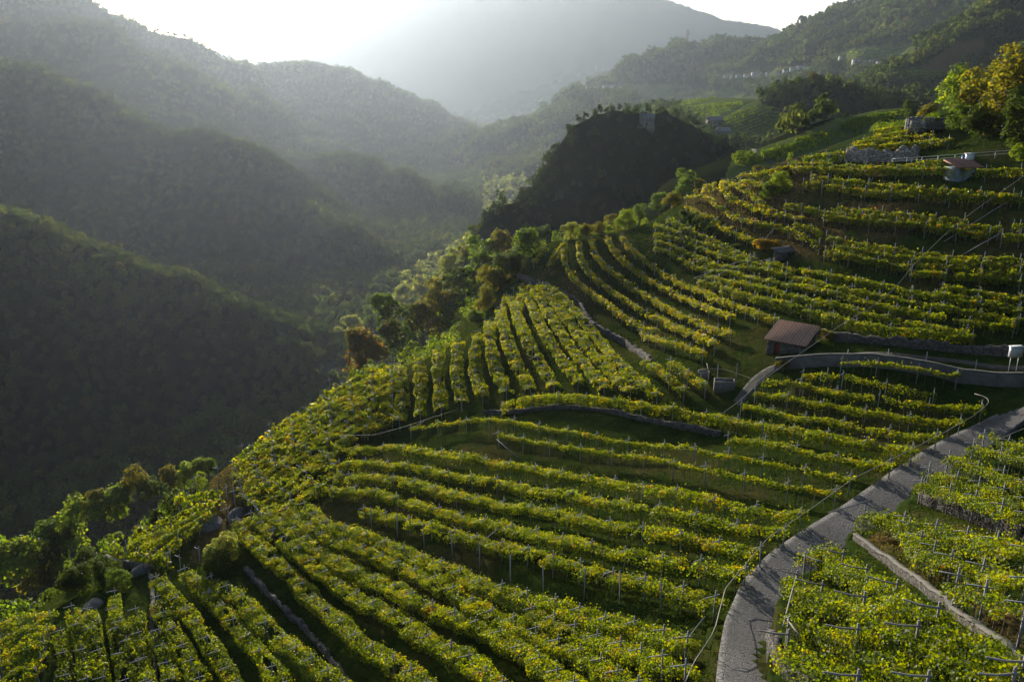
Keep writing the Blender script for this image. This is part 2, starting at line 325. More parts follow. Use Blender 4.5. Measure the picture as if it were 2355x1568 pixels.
for pl in [[(1560,470),(1620,400),(1850,350),(1900,420),(1850,480),(1960,530),(1880,600),(1780,570),(1690,530)], [(500,1000),(600,1090),(560,1200),(520,1290),(430,1300),(470,1190)], [(1160,640),(1240,600),(1330,650),(1400,760),(1300,700),(1180,720)], [(1900,480),(2300,450),(2354,560),(2000,560)], [(2050,1200),(2354,1400),(2354,1480),(1980,1250)]]:
    cx_, cy_ = np.mean([p[0] for p in pl]), np.mean([p[1] for p in pl])
    c = inpoly(Xp, Yp, pl) & isnear; v = np.clip((fbm(GX/9, GY/9, 33, 3)-.36)*4, 0, .85); cov[..., 0] = np.where(c, np.maximum(cov[..., 0], v), cov[..., 0])
scree = inpoly(Xp, Yp, [(2105,160),(2200,98),(2262,92),(2270,110),(2180,170)]) & far_m; cov[scree] = (.9, 0, 0)
def resample(P, step, smooth=3):
    s = np.concatenate([[0], np.cumsum(np.linalg.norm(np.diff(P, axis=0), axis=1))]); k = max(2, int(s[-1]/step)+1); q = np.linspace(0, s[-1], k)
    P = np.stack([np.interp(q, s, P[:, j]) for j in range(3)], -1)
    for _ in range(smooth): P[1:-1] = (P[:-2]+P[1:-1]*2+P[2:])/4
    return P, s[-1]
# ------------------------------------------------------------------ leaf cards
def cards(Pc, Nn, size, asp=1.0, bend=None):
    """leaf quads centred at Pc facing Nn"""
    k = len(Pc); Nn = Nn/(np.linalg.norm(Nn, axis=1)[:, None]+1e-9)
    r = RS.randn(k, 3); a = np.cross(Nn, r); a /= np.linalg.norm(a, axis=1)[:, None]+1e-9; b = np.cross(Nn, a)
    s = (size*(.7+.6*RS.rand(k)))[:, None]/2 if np.ndim(size) else (size*(.7+.6*RS.rand(k)))[:, None]/2
    V = np.stack([Pc-a*s*asp, Pc-b*s*.8+Nn*s*.18, Pc+a*s*asp, Pc+b*s*1.0+Nn*s*.18], 1).reshape(-1, 3)
    F = np.arange(4*k).reshape(k, 4); return V, F
def pick(pal, k, wts):
    pal = np.array(pal); i = RS.choice(len(pal), k, p=np.array(wts)/sum(wts)); return pal[i]
# ------------------------------------------------------------------ vine rows
POSTM = {}
def post_meshes():
    b = MB(); b.box((0, 0, 1.15), (.085, .085, 2.9), taper=.85); POSTM['post'] = b.mesh('post', M['post'])
    b = MB(); b.box((0, 0, 1.15), (.10, .10, 2.9), taper=.8); POSTM['wpost'] = b.mesh('post', M['wood'])
    b = MB(); b.box((0, 0.25, 0), (.05, 1.1, .05)); POSTM['bar'] = b.mesh('crossbar', M['post'])
    b = MB(); b.tube([(0, -.15, .0), (0, .7, .10), (0, 1.4, .3)], .05, 6, .035); POSTM['beam'] = b.mesh('crossbar', M['wood'])
post_meshes()
VPAL = [(.050, .090, .008), (.085, .145, .008), (.145, .20, .009), (.185, .225, .010), (.24, .225, .014), (.20, .07, .02)]
def vine_row(pts, label, group, h=1.95, wd=1.6, hang=.45, yel=.3, gap=4.6, bar=True, dens=1.0, posts=True, stems=True, red=.01, far=False, maxr=400, tilt=.0, postend=True, beam=False):
    P = hit(*zip(*pts), h=h, rmax=maxr, rmin=24)
    sg = np.linalg.norm(np.diff(P, axis=0), axis=1); px_ = np.linalg.norm(np.diff(np.array(pts, float), axis=0), axis=1); rt = sg/np.maximum(px_, 1)
    cut = [-1]+[i for i in range(len(sg)) if far and rt[i] > 5*np.median(rt)+.02]+[len(sg)]
    a_, b_ = max(zip(cut[:-1], cut[1:]), key=lambda q: q[1]-q[0]); P = P[a_+1:b_+1]
    if len(P) < 2: return None
    P, L = resample(P, .3 if not far else 1.5, 12 if not far else 2)
    if L < 1.0: return None
    ROWQ.append((P, L, label, group, dict(h=h, wd=wd, hang=hang, yel=yel, gap=gap, bar=bar, dens=dens, posts=posts, stems=stems, red=red, far=far, tilt=tilt, beam=beam)))
ROWQ = []
def build_row(P, L, label, group, h, wd, hang, yel, gap, bar, dens, posts, stems, red, far, tilt, beam):
    g = ground(P[:, 0], P[:, 1]); P[:, 2] = g; k = len(P); s = np.linspace(0, L, k)
    dist = np.linalg.norm(P, axis=1).mean()
    d = np.gradient(P, axis=0)[:, :2]; d /= np.linalg.norm(d, axis=1)[:, None]+1e-9; nrm = np.stack([-d[:, 1], d[:, 0]], -1)
    q = P[:, :2]+nrm*1.0; q2 = P[:, :2]-nrm*1.0
    if (ground(q[:, 0], q[:, 1])-ground(q2[:, 0], q2[:, 1])).mean() > 0: nrm = -nrm     # +u side = downhill
    org = P[k//2].copy()
    size = max(.125, dist*.00175)
    cov_ = (wd*2.6 + hang*2.4)*dens/(size*size*.62)
    n_ = int(L*cov_); t = RS.rand(n_)*L; seed = RS.randint(1000)
    u = (RS.rand(n_)-.5); 
    thin = vnoise(t*.55, u*2, seed)*.6+vnoise(t*1.7, u*3+9, seed+3)*.4
    keep = thin > .34-(dens-1)*.2; t, u, thin = t[keep], u[keep], thin[keep]; n_ = len(t)
    px = np.interp(t, s, P[:, 0]); py = np.interp(t, s, P[:, 1]); pz = np.interp(t, s, P[:, 2]); nx = np.interp(t, s, nrm[:, 0]); ny = np.interp(t, s, nrm[:, 1])
    wv = wd*(.75+.5*vnoise(t*.45, np.zeros(n_), seed+7)); off = u*wv
    top = h + .35*(vnoise(t*.9, off*1.2, seed+11)-.5)*2*.6 + .5*(fbm(t*.25, t*0, seed+20, 2)-.5) - .22*(np.abs(u)*2)**2 + tilt*off
    edge = np.abs(u)*2; ph = hang/(hang+wd*.9)
    isd = RS.rand(n_) < ph
    drop = np.where(isd, hang*RS.rand(n_)**.8*(1+.6*(vnoise(t*.7, t*0, seed+13)-.3)), np.abs(RS.randn(n_))*.17)
    off = np.where(isd, np.sign(off)*wv*.5*(.8+.25*RS.rand(n_)), off)
    shoots = (RS.rand(n_) < .10) & (vnoise(t*2.2, u*2, seed+50) > .55); top = top+shoots*RS.rand(n_)*.6
    C_ = np.stack([px+nx*off, py+ny*off, pz+top-drop], -1)
    C_[:, :2] += RS.randn(n_, 2)*.05
    side = np.where(isd, 1.0, .25)*np.sign(off)
    Nn = np.stack([nx*side, ny*side, np.where(isd, .25, .65)], -1)+RS.randn(n_, 3)*.6
    V, F = cards(C_, Nn, size*(1 if not far else 1.0))
    y = yel; wts = [.30*max(0, 1-y), .45, .35, .25*y+.05, .35*y*y+.01, red]
    rk = vnoise(t*1.3, u*3+seed, seed+41)*.55+RS.rand(n_)*.45; rk = rk.argsort().argsort()/max(1, n_)
    cw = np.cumsum(wts)/sum(wts); T = np.array(VPAL)[np.minimum(np.searchsorted(cw, rk), 5)]*(.8+.4*vnoise(t*.8, t*0+5, seed+31))[:, None]*(.85+.3*RS.rand(n_))[:, None]
    mi = np.zeros(n_, int)
    if stems and not far:
        ks = int(L/.95); ts = (np.arange(ks)+.3+RS.rand(ks)*.5)*.95; ts = ts[ts < L]; ks = len(ts)
        bx_ = np.interp(ts, s, P[:, 0]); by_ = np.interp(ts, s, P[:, 1]); bz_ = np.interp(ts, s, P[:, 2]); r_ = .028+.015*RS.rand(ks)
        lean = RS.randn(ks, 2)*.10; SV = []; SF = []
        for j in range(3):
            an = j*2.094; ca, sa = math.cos(an), math.sin(an)
            SV.append(np.stack([bx_+r_*ca, by_+r_*sa, bz_-.15], -1)); SV.append(np.stack([bx_+lean[:, 0]+r_*.7*ca, by_+lean[:, 1]+r_*.7*sa, bz_+h-.02], -1))
        SV = np.stack(SV, 1).reshape(-1, 3); b0 = np.arange(ks)*6
        SF = np.concatenate([np.stack([b0+2*j, b0+(2*j+2) % 6, b0+(2*j+3) % 6, b0+2*j+1], -1) for j in range(3)]) + len(V)
        V = np.vstack([V, SV]); F = np.vstack([F, SF]); T = np.vstack([T, np.full((len(SF), 3), .08)]); mi = np.concatenate([mi, np.ones(len(SF), int)])
    V = V-org
    me = mesh_of('vine_row', V, F, [M['vine'] if not far else M['far'], M['bark']], T, mi)
    if far:
        return tag(link('vine_row', me, None, org), label, 'vine row', group)
    root = empty('vine_row', org); tag(root, label, 'vine row', group); me.name = 'foliage'
    link('foliage', me, root)
    if posts:
        kp = max(2, int(round(L/gap))+1); tp = np.linspace(.1, L-.1, kp)
        for j, tt in enumerate(tp):
            i = min(k-1, int(tt/L*(k-1))); a_ = math.atan2(nrm[i, 1], nrm[i, 0])-math.pi/2
            o = link('post', POSTM['wpost' if beam else 'post'], root, (P[i, 0]-org[0], P[i, 1]-org[1], P[i, 2]-org[2]))
            o.rotation_euler = (rnd.uniform(-.03, .03), rnd.uniform(-.03, .03), a_); o.scale = (1, 1, (h+.55+rnd.uniform(-.1, .12))/2.6)
            if beam: c = link('crossbar', POSTM['beam'], o, (0, 0, 2.3)); c.rotation_euler = (0, 0, rnd.uniform(-.1, .1))
            elif bar: c = link('crossbar', POSTM['bar'], o, (0, 0, 2.2)); c.rotation_euler = (rnd.uniform(-.04, .12), 0, rnd.uniform(-.08, .08))
    return root
ORD = ['first','second','third','fourth','fifth','sixth','seventh','eighth','ninth','tenth','eleventh','twelfth','thirteenth','fourteenth','fifteenth','sixteenth']
def plot(rows, phrase, group, start=0, **kw):
    for i, r in enumerate(rows):
        k2 = dict(kw)
        if isinstance(r, tuple) and isinstance(r[1], dict): k2.update(r[1]); r = r[0]
        vine_row(r, phrase.replace('#', ORD[i+start]), group, **k2)
def between(guides, counts, npt=9):
    """rows interpolated between guide rows"""
    def rs(g, k):
        g = np.array(g, float); s = np.concatenate([[0], np.cumsum(np.linalg.norm(np.diff(g, axis=0), axis=1))]); q = np.linspace(0, s[-1], k)
        return np.stack([np.interp(q, s, g[:, j]) for j in range(2)], -1)
    G = [rs(g, npt) for g in guides]; out = []
    for a, b, c in zip(G[:-1], G[1:], counts):
        for i in range(c): out.append([tuple(p) for p in a+(b-a)*i/c])
    out.append([tuple(p) for p in G[-1]]); return out
thin = dict(wd=.55, hang=.3)
plot([([(1935,826),(2010,831),(2100,844),(2209,858)], thin), ([(1845,857),(1902,858),(1964,867),(2083,893),(2155,903)], dict(wd=.8, dens=.55, hang=.6)),
 [(1755,871),(1830,871),(1866,885),(1938,900),(2010,907),(2100,921),(2191,934),(2266,932)], [(1737,896),(1794,907),(1866,921),(1956,936),(2046,950),(2137,965),(2216,965)],
 [(1704,929),(1758,936),(1830,954),(1920,965),(1974,975),(2083,990),(2162,997)],
 ([(1153,930),(1200,914),(1257,907),(1366,911),(1474,925),(1578,943),(1679,957),(1758,975),(1866,990),(1956,1008),(2046,1019),(2105,1030)], dict(wd=1.3, hang=1.0)),
 [(1675,1004),(1758,1008),(1852,1034),(1938,1050),(2057,1062)],
 ([(944,983),(1000,973),(1059,965),(1167,965),(1257,979),(1315,990),(1438,1012),(1546,1022),(1668,1039),(1780,1061),(1866,1080),(1963,1095)], dict(wd=.7, hang=.35)),
 ([(1146,997),(1239,1015),(1348,1030),(1438,1041),(1546,1062),(1668,1082),(1737,1097),(1812,1111),(1931,1127)], dict(wd=.6, hang=.35))],
 '# vine row down from the concrete retaining wall, above the lane', 'vine rows between hut and lane', wd=1.0, hang=.5, yel=.35, red=.005)
plot([[(753,1043),(807,1028),(897,1021),(969,1032),(1041,1043),(1113,1053),(1221,1071),(1294,1086),(1384,1097),(1474,1115),(1600,1136),(1740,1165),(1794,1176),(1852,1180)],
 [(780,1062),(825,1057),(897,1064),(969,1071),(1041,1089),(1113,1097),(1185,1111),(1294,1129),(1366,1144),(1474,1158),(1600,1183),(1686,1205),(1758,1216),(1812,1219)],
 [(800,1092),(854,1093),(933,1100),(1005,1122),(1077,1140),(1149,1154),(1221,1162),(1294,1176),(1402,1198),(1474,1212),(1600,1234),(1668,1248),(1758,1266)],
 [(760,1122),(789,1118),(861,1126),(933,1147),(1005,1169),(1077,1187),(1149,1201),(1221,1219),(1294,1234),(1366,1252),(1438,1266),(1600,1291),(1668,1306),(1722,1309)],
 [(836,1169),(915,1187),(1005,1208),(1077,1230),(1149,1248),(1221,1262),(1257,1277),(1366,1306),(1474,1327),(1582,1353),(1650,1374)]],
 '# from the top of five wide vine rows ending at the lane', 'wide pergola rows left of the lane', wd=1.5, hang=.7, yel=.3, gap=4.2)
plot([[(700,1160),(753,1205),(825,1219),(897,1248),(969,1277),(1041,1302),(1113,1338),(1221,1367),(1294,1381),(1330,1403),(1438,1428),(1510,1446),(1582,1468)],
 [(1221,1399),(1294,1428),(1366,1457),(1438,1482),(1510,1507),(1582,1536)],
 [(660,1170),(753,1234),(825,1252),(897,1284),(969,1317),(1041,1349),(1113,1396),(1185,1421),(1257,1457),(1330,1493),(1402,1529),(1470,1575)],
 [(620,1180),(690,1225),(753,1277),(825,1309),(897,1342),(969,1378),(1059,1414),(1113,1435),(1167,1464),(1221,1500),(1276,1536),(1325,1575)],
 [(577,1183),(640,1225),(700,1275),(760,1322),(814,1363),(861,1388),(915,1410),(969,1453),(1023,1478),(1077,1507),(1160,1575)],
 [(545,1195),(577,1234),(631,1284),(685,1327),(721,1371),(775,1417),(829,1471),(897,1507),(951,1543),(985,1575)]],
 '# vine row down from the bare strip, lower centre slope', 'wide pergola rows at the lower centre', wd=1.75, hang=.75, yel=.28, gap=3.6, dens=1.1)
plot([[(486,1327),(551,1363),(595,1417),(649,1464),(703,1507),(757,1543),(790,1575)], [(425,1309),(468,1345),(505,1385),(541,1432),(577,1471),(613,1515),(655,1575)],
 [(360,1327),(396,1363),(432,1399),(461,1443),(486,1482),(515,1522),(545,1575)], [(362,1374),(382,1417),(407,1464),(432,1507),(462,1565)], [(366,1450),(380,1500),(395,1565)]],
 '# row left of the lowest narrow stone wall, silvery leaves', 'lower left vine rows', wd=1.7, hang=.7, yel=.12, gap=3.4)
plot([[(277,1428),(288,1464),(306,1500),(324,1536),(338,1570)], [(262,1360),(264,1430),(275,1500),(290,1570)], [(312,1400),(320,1450),(332,1520),(344,1575)], [(205,1400),(215,1450),(228,1500),(236,1565)], [(165,1395),(180,1450),(192,1510),(200,1565)], [(140,1450),(148,1500),(150,1560)]],
 '# row left of the straight lower left wall', 'shaded corner vine rows', wd=1.4, hang=1.0, yel=.1, gap=4, red=.0)
plot([[(0,1432),(60,1420),(122,1412)], [(0,1462),(60,1450),(115,1442)], [(0,1492),(60,1480),(108,1474)], [(0,1522),(50,1512),(100,1506)], [(0,1555),(50,1545),(92,1538)]],
 '# row down in the bright green corner plot, bottom left', 'bright corner vine rows', wd=2.0, hang=.5, yel=.55, gap=4.5, bar=False)
plot([[(216,1219),(270,1183),(324,1158),(389,1133)], [(223,1236),(288,1194),(360,1165),(414,1147),(505,1129)], [(252,1246),(324,1216),(396,1183),(468,1158),(512,1147)],
 [(290,1252),(360,1222),(420,1195),(495,1162)], [(320,1260),(378,1230),(440,1200),(485,1176)], [(360,1268),(396,1245),(432,1222),(460,1200)], ([(216,1257),(270,1263),(324,1271),(385,1280)], dict(hang=1.2, wd=.6))],
 '# row across in the small steep plot above the left wall', 'small steep plot rows', wd=.9, hang=.8, yel=.2, gap=3.0, bar=False)
plot(between([[(538,1066),(608,1004),(690,950),(765,898),(850,852),(905,828)], [(560,1140),(610,1080),(680,1025),(770,970),(850,930),(905,890)], [(585,1160),(650,1105),(720,1055),(800,1005),(860,975),(905,955)]], (5, 3)),
 '# row in from the valley edge, dense left flank', 'dense left flank vine rows', wd=2.0, hang=.4, yel=.5, gap=4.2)
plot(between([[(590,1170),(650,1130),(710,1080),(760,1050)], [(600,1185),(670,1160),(730,1120),(790,1085)]], (2,)),
 '# row down under the dense left flank, beside the rocky gully', 'short rows under the left flank', wd=1.9, hang=.5, yel=.4, gap=4.0)
plot(between([[(918,838),(925,890),(925,930),(918,965)], [(1100,765),(1092,800),(1092,850),(1110,905)], [(1200,655),(1232,720),(1257,770),(1294,824),(1330,875)], [(1261,655),(1294,680),(1348,741),(1384,785),(1420,828),(1456,860),(1492,889),(1513,907)]], (4, 4, 3)),
 '# row from the left in the fan above the long hedge', 'fan of vine rows at the centre', wd=1.9, hang=.5, yel=.55, gap=4.0, red=.002)
plot([[(1481,824),(1520,850),(1546,871),(1575,896)], [(1542,828),(1570,845),(1593,864),(1625,885)], [(1164,677),(1157,705),(1140,740),(1120,765)], [(1194,673),(1196,705),(1188,735)]],
 '# short row on the margins of the central vine fan', 'short rows beside the fan', wd=1.2, hang=.6, yel=.6, gap=4.5)
plot([[(1226,600),(1240,585),(1256,568)], [(1262,608),(1280,580),(1298,556)], [(1296,556),(1298,588),(1300,608),(1320,638),(1350,664),(1380,684),(1410,706),(1440,728),(1480,748),(1510,756)],
 [(1330,552),(1334,588),(1350,618),(1380,648),(1410,670),(1450,694),(1490,718),(1530,734),(1570,754),(1600,766),(1645,788)], [(1360,548),(1366,578),(1390,608),(1430,638),(1470,666),(1507,687),(1547,711),(1587,729),(1627,749),(1683,765)],
 [(1396,544),(1410,570),(1440,602),(1480,632),(1520,654),(1560,676),(1600,692),(1657,717),(1682,724)], [(1430,544),(1450,568),(1480,592),(1507,612),(1547,637),(1587,659),(1627,671),(1667,691),(1707,705),(1747,719),(1783,729)],
 [(1476,762),(1520,780),(1560,790),(1600,798),(1618,808)]],
 '# golden row from the left on the sunlit shoulder terrace', 'sunlit shoulder rows', wd=1.25, hang=.6, yel=1.1, gap=4.2, red=.01)
plot([([(1609,645),(1647,649),(1677,661),(1707,669),(1747,681),(1787,689),(1827,697),(1857,707),(1907,719),(1963,735),(2003,741),(2063,753),(2123,757),(2183,761),(2243,767)], dict(hang=1.1)),
 [(1620,629),(1677,641),(1707,647),(1747,655),(1787,667),(1827,677),(1867,687),(1943,701),(1983,715),(2043,727),(2083,735),(2143,745),(2230,755)],
 [(1507,565),(1547,577),(1577,597),(1607,613),(1687,623),(1727,633),(1767,641),(1807,649),(1847,655),(1943,679),(2003,691),(2063,705),(2123,717),(2183,729),(2243,737),(2340,742)],
 [(1507,550),(1547,559),(1587,579),(1627,597),(1657,607),(1697,611),(1737,613),(1777,621),(1827,633),(1867,643),(1943,659),(2023,673),(2083,685),(2143,697),(2203,709),(2283,721),(2350,733)],
 [(1507,533),(1557,544),(1597,560),(1637,577),(1677,587),(1707,595),(1747,599),(1787,603),(1827,615),(1883,621),(1943,633),(2003,647),(2063,657),(2123,669),(2183,681),(2243,695),(2350,709)],
 [(1507,515),(1547,529),(1587,545),(1627,557),(1657,565),(1687,579),(1727,591)], [(1537,501),(1567,517),(1597,533),(1637,547),(1677,567),(1707,583),(1737,589)], [(2167,657),(2223,663),(2283,671),(2353,677)], [(2150,672),(2223,680),(2283,690),(2353,700)]],
 '# vine row uphill from the brown tiled hut', 'curved rows above the tiled hut', wd=1.3, hang=.7, yel=.28, gap=4.8)
plot([[(2097,617),(2163,625),(2243,627),(2353,639)], [(2095,605),(2163,605),(2223,613),(2283,619),(2353,623)], [(1897,573),(1943,583),(2003,593),(2063,603),(2092,607)],
 [(1917,563),(1963,569),(2023,581),(2083,587),(2143,593),(2203,597),(2263,599),(2353,609)], [(1737,509),(1787,515),(1817,525),(1847,539),(1887,557)], [(1827,511),(1867,523),(1927,547),(1983,557),(2043,567),(2113,575),(2183,581),(2263,587),(2353,595)],
 [(1895,491),(1943,499),(2003,505),(2063,511),(2123,515),(2183,521),(2243,529),(2281,529)], [(1807,466),(1847,474),(1887,481),(1943,487),(2003,493),(2063,499),(2123,505),(2183,511),(2243,517),(2303,519)], [(1927,473),(1983,479),(2063,485),(2123,491),(2223,499)],
 [(2305,537),(2353,535)], [(2330,513),(2353,517)]],
 '# row up on the steep dark terraces at right', 'steep terrace rows at right', wd=.75, hang=.9, yel=.3, gap=4.6, red=.03, bar=False, h=2.1)
plot([[(1848,418),(1890,424),(1974,431),(2047,437),(2155,443),(2263,449),(2353,448)], [(1866,401),(1938,411),(2010,420),(2119,429),(2227,436),(2335,440)], [(1830,382),(1974,387),(2047,386),(2155,384),(2353,384)], [(1830,373),(1938,376),(2047,377),(2119,371),(2162,366)]],
 '# row up of the straight uppermost terraces below the path', 'uppermost straight rows', wd=.75, hang=1.0, yel=.35, gap=5.0, red=.04, bar=False, h=2.1)
plot([[(1703,403),(1747,396),(1787,388),(1817,380)], [(1643,418),(1667,436),(1687,456),(1717,468),(1747,484),(1787,493)], [(1671,416),(1707,430),(1737,448),(1753,468),(1777,482),(1797,490),(1847,496)], [(1600,432),(1627,428)], [(1579,450),(1607,448),(1637,458),(1657,474),(1677,486),(1697,502),(1737,510)],
 [(1579,474),(1597,482),(1627,496),(1647,506),(1677,526),(1707,540),(1737,552),(1755,552)], [(1703,412),(1755,424)]],
 '# yellow row on the dry knoll at the hill crest', 'yellow rows on the crest knoll', wd=1.6, hang=.5, yel=1.0, gap=4.2, red=.02)
plot([[(1953,337),(2010,331),(2080,326),(2140,320),(2185,317)], [(1960,327),(2030,318),(2090,311),(2150,306)], [(1985,316),(2040,306),(2090,300)], [(2010,302),(2050,293),(2095,287)], [(1865,358),(1895,352),(1935,350)]],
 '# row above the pale rubble wall by the slate shelter', 'topmost vine plot', wd=1.6, hang=1.0, yel=.6, gap=5, bar=False)
plot([([(2263,1003),(2310,1010),(2370,1024)], {}), [(2238,1025),(2299,1039),(2370,1057)], [(2180,1050),(2227,1061),(2299,1086),(2370,1110)], [(2137,1079),(2191,1093),(2263,1115),(2370,1150)], ([(2119,1108),(2173,1122),(2227,1140),(2299,1165),(2370,1188)], dict(wd=1.6)),
 ([(1989,1178),(2047,1182),(2101,1198),(2191,1219),(2263,1234),(2370,1266)], dict(wd=2.2, hang=1.0)), ([(2090,1207),(2137,1255),(2191,1288),(2263,1309),(2370,1332)], dict(wd=2.0, hang=.8, dens=.8)), ([(2200,1330),(2270,1362),(2370,1400)], dict(wd=1.5, dens=.5))],
 '# row down on the near right of the lane', 'rows right of the lane', wd=1.2, hang=.5, yel=.15, gap=4.2, red=.004)
plot([[(1852,1288),(1913,1258),(1956,1302),(2010,1327),(2083,1367),(2155,1417),(2227,1457),(2299,1497),(2365,1545)], [(1830,1327),(1866,1349),(1920,1363),(1992,1385),(2047,1417),(2119,1453),(2191,1489),(2263,1525),(2345,1575)], ([(1812,1435),(1848,1417),(1902,1407),(1956,1450),(2010,1489),(2083,1536),(2145,1575)], dict(dens=.7)), ([(1812,1471),(1866,1507),(1938,1543),(1980,1575)], dict(dens=.5))],
 '# row right of the lane bend, timber pergola, lower right', 'timber pergola rows at lower right', wd=1.9, hang=.9, yel=.12, gap=5.2, red=0, beam=True)
FV = 'far terraced vine rows'
for gs, cn, ph in [
 ([[(1747,345),(1800,331),(1870,325),(1950,335)], [(1760,360),(1800,368),(1850,374),(1900,378)]], 9, '# thin row down right of the white lane bend, next hill'),
 ([[(1680,343),(1740,344)], [(1690,374),(1740,370),(1765,380)]], 7, '# thin row down left of the white lane bend, next hill'),
 ([[(1830,320),(1880,301),(1930,305),(1975,318)], [(1820,333),(1880,330),(1940,340),(1960,345)]], 6, '# thin row down on the middle swell of the next hill'),
 ([[(1935,284),(1985,265),(2060,254),(2140,247)], [(1925,294),(2000,305),(2080,300),(2160,272)]], 12, '# thin row down on the upper swell of the next hill')]:
    for i, r in enumerate(between(gs, (cn-1,), 6)): vine_row(r, ph.replace('#', ORD[i]), FV, h=1.7, wd=.8, hang=.9, yel=.35, far=True, dens=1.1, maxr=420)
for gs, cn, ph in [
 ([[(1590,284),(1650,273),(1740,243)], [(1650,330),(1720,335),(1800,300)]], 12, '# pale distant row down on the slope by the two barns'),
 ([[(1760,246),(1850,257),(1960,270)], [(1750,300),(1800,290),(1900,285)]], 7, '# pale distant row down beneath the wooded knoll'),
 ([[(1560,248),(1650,236),(1740,231)], [(1600,282),(1640,268),(1740,240)]], 8, '# pale distant row down over the barns, hazy slope'),
 ([[(1905,137),(1980,117),(2080,107)], [(1960,150),(2020,150),(2075,150)]], 6, '# hazy row down beside the village on the far terraces'),
 ([[(2060,166),(2130,163),(2190,166)], [(2080,182),(2130,181),(2190,183)]], 4, '# hazy row down behind the wooded knoll, far right'),
 ([[(1460,240),(1540,219),(1640,209)], [(1482,254),(1560,243),(1645,223)]], 7, '# faint row down on the slope left above the barns, far terraces'),
 ([[(690,316),(790,331)], [(692,327),(790,336)]], 3, '# hazy row down in the clearing on the left forest slope')]:
    for i, r in enumerate(between(gs, (cn-1,), 6)): vine_row(r, ph.replace('#', ORD[i]), FV, h=1.7, wd=1.2, hang=1.2, yel=.3, far=True, dens=.9, maxr=3000)

# ------------------------------------------------------------------ terraces: the ground is levelled under every row
def terraces():
    from mathutils.kdtree import KDTree
    pts = []
    for P, L, lb, gr, kw in ROWQ:
        if kw['far']: continue
        z = ground(P[:, 0], P[:, 1]); pts += [(a, b, c, 1.5) for a, b, c in zip(P[:, 0], P[:, 1], z)]
    a = hit(*zip(*ROAD_L), rmax=400); b_ = hit(*zip(*ROAD_R), rmax=400); L1_ = len(b_); a = np.stack([np.interp(np.linspace(0, 1, L1_), np.linspace(0, 1, len(a)), a[:, j]) for j in range(3)], -1); m_, L = resample((a+b_)/2, .4, 4)
    zl = ground(m_[:, 0], m_[:, 1]); pts += [(q[0], q[1], z-.3, 3.2) for q, z in zip(m_, zl)]
    kd = KDTree(len(pts))
    for i, q in enumerate(pts): kd.insert((q[0], q[1], 0), i)
    kd.balance(); Z2 = GZ.copy()
    ii, jj = np.where(isnear & (RR < 230) & (np.abs(AZ) < .85))
    for i, j in zip(ii, jj):
        co, k, d = kd.find((GX[i, j], GY[i, j], 0)); D = pts[k][3]
        if d < D: f = (d/D)**(4 if D < 2 else 6); Z2[i, j] = pts[k][2]+(GZ[i, j]-pts[k][2])*f
    return Z2
ROAD_L = [(1640,1640),(1645,1568),(1665,1440),(1700,1365),(1765,1292),(1850,1232),(1940,1172),(2020,1112),(2100,1058),(2200,1004),(2280,962),(2354,918),(2420,880)]
ROAD_R = [(1850,1640),(1818,1568),(1780,1500),(1776,1440),(1805,1385),(1850,1335),(1915,1280),(1985,1228),(2068,1176),(2150,1122),(2230,1060),(2300,1015),(2354,978),(2420,935)]
GZ = terraces()
def build_ground():
    nA = len(az); V = np.stack([GX, GY, GZ], -1).reshape(-1, 3); idx = np.arange(nA*NR).reshape(nA, NR)
    i2 = np.roll(idx, -1, 0)
    F = np.stack([idx[:, :-1], idx[:, 1:], i2[:, 1:], i2[:, :-1]], -1).reshape(-1, 4)
    F = F[:, ::-1]
    cz = len(V); V = np.vstack([V, [[0, 0, GZ[:, 0].mean()]]])
    T = np.array([[idx[i, 0], idx[(i+1) % nA, 0], idx[(i+2) % nA, 0], cz] for i in range(0, nA-1, 2)])
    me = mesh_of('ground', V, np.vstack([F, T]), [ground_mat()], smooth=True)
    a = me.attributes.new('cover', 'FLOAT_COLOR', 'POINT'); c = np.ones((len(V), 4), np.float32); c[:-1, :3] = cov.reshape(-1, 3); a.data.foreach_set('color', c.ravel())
    tag(link('ground', me), kind='structure')
build_ground()
# ------------------------------------------------------------------ lanes
def strip(name, left, right, m, n_=90, lift=.07, cross=8, maxr=400, level=False):
    L = hit(*zip(*left), rmax=maxr); R = hit(*zip(*right), rmax=maxr)
    def rs(P, k):
        s = np.concatenate([[0], np.cumsum(np.linalg.norm(np.diff(P[:, :2], axis=0), axis=1))]); q = np.linspace(0, s[-1], k)
        P = np.stack([np.interp(q, s, P[:, j]) for j in range(3)], -1)
        for _ in range(6): P[1:-1] = (P[:-2]+P[1:-1]*2+P[2:])/4
        return P
    L, R = rs(L, n_), rs(R, n_); V = []
    for j in range(cross+1):
        p = L+(R-L)*(j/cross); p[:, 2] = ground(p[:, 0], p[:, 1])+lift; V.append(p)
    zs = np.stack([p[:, 2] for p in V]);
    top = zs.max(0)*.5+zs.mean(0)*.5
    for p in V: p[:, 2] = np.maximum(p[:, 2], top-.12)
    if level:
        c_ = (L+R)/2; zc = ground(c_[:, 0], c_[:, 1])
        for _ in range(20): zc[1:-1] = (zc[:-2]+zc[1:-1]*2+zc[2:])/4
        for j, p in enumerate(V): p[:, 2] = zc+.2-.05*abs(j/cross-.5)
        L = V[0].copy(); R = V[-1].copy()
    V.insert(0, L-[0, 0, .5]); V.append(R-[0, 0, .5]); V = np.concatenate(V); k = n_; F = []
    for j in range(cross+2):
        for i in range(n_-1): F.append((j*k+i, (j+1)*k+i, (j+1)*k+i+1, j*k+i+1))
    return tag(link(name, mesh_of(name, V, F, [m], smooth=False)), kind='structure')
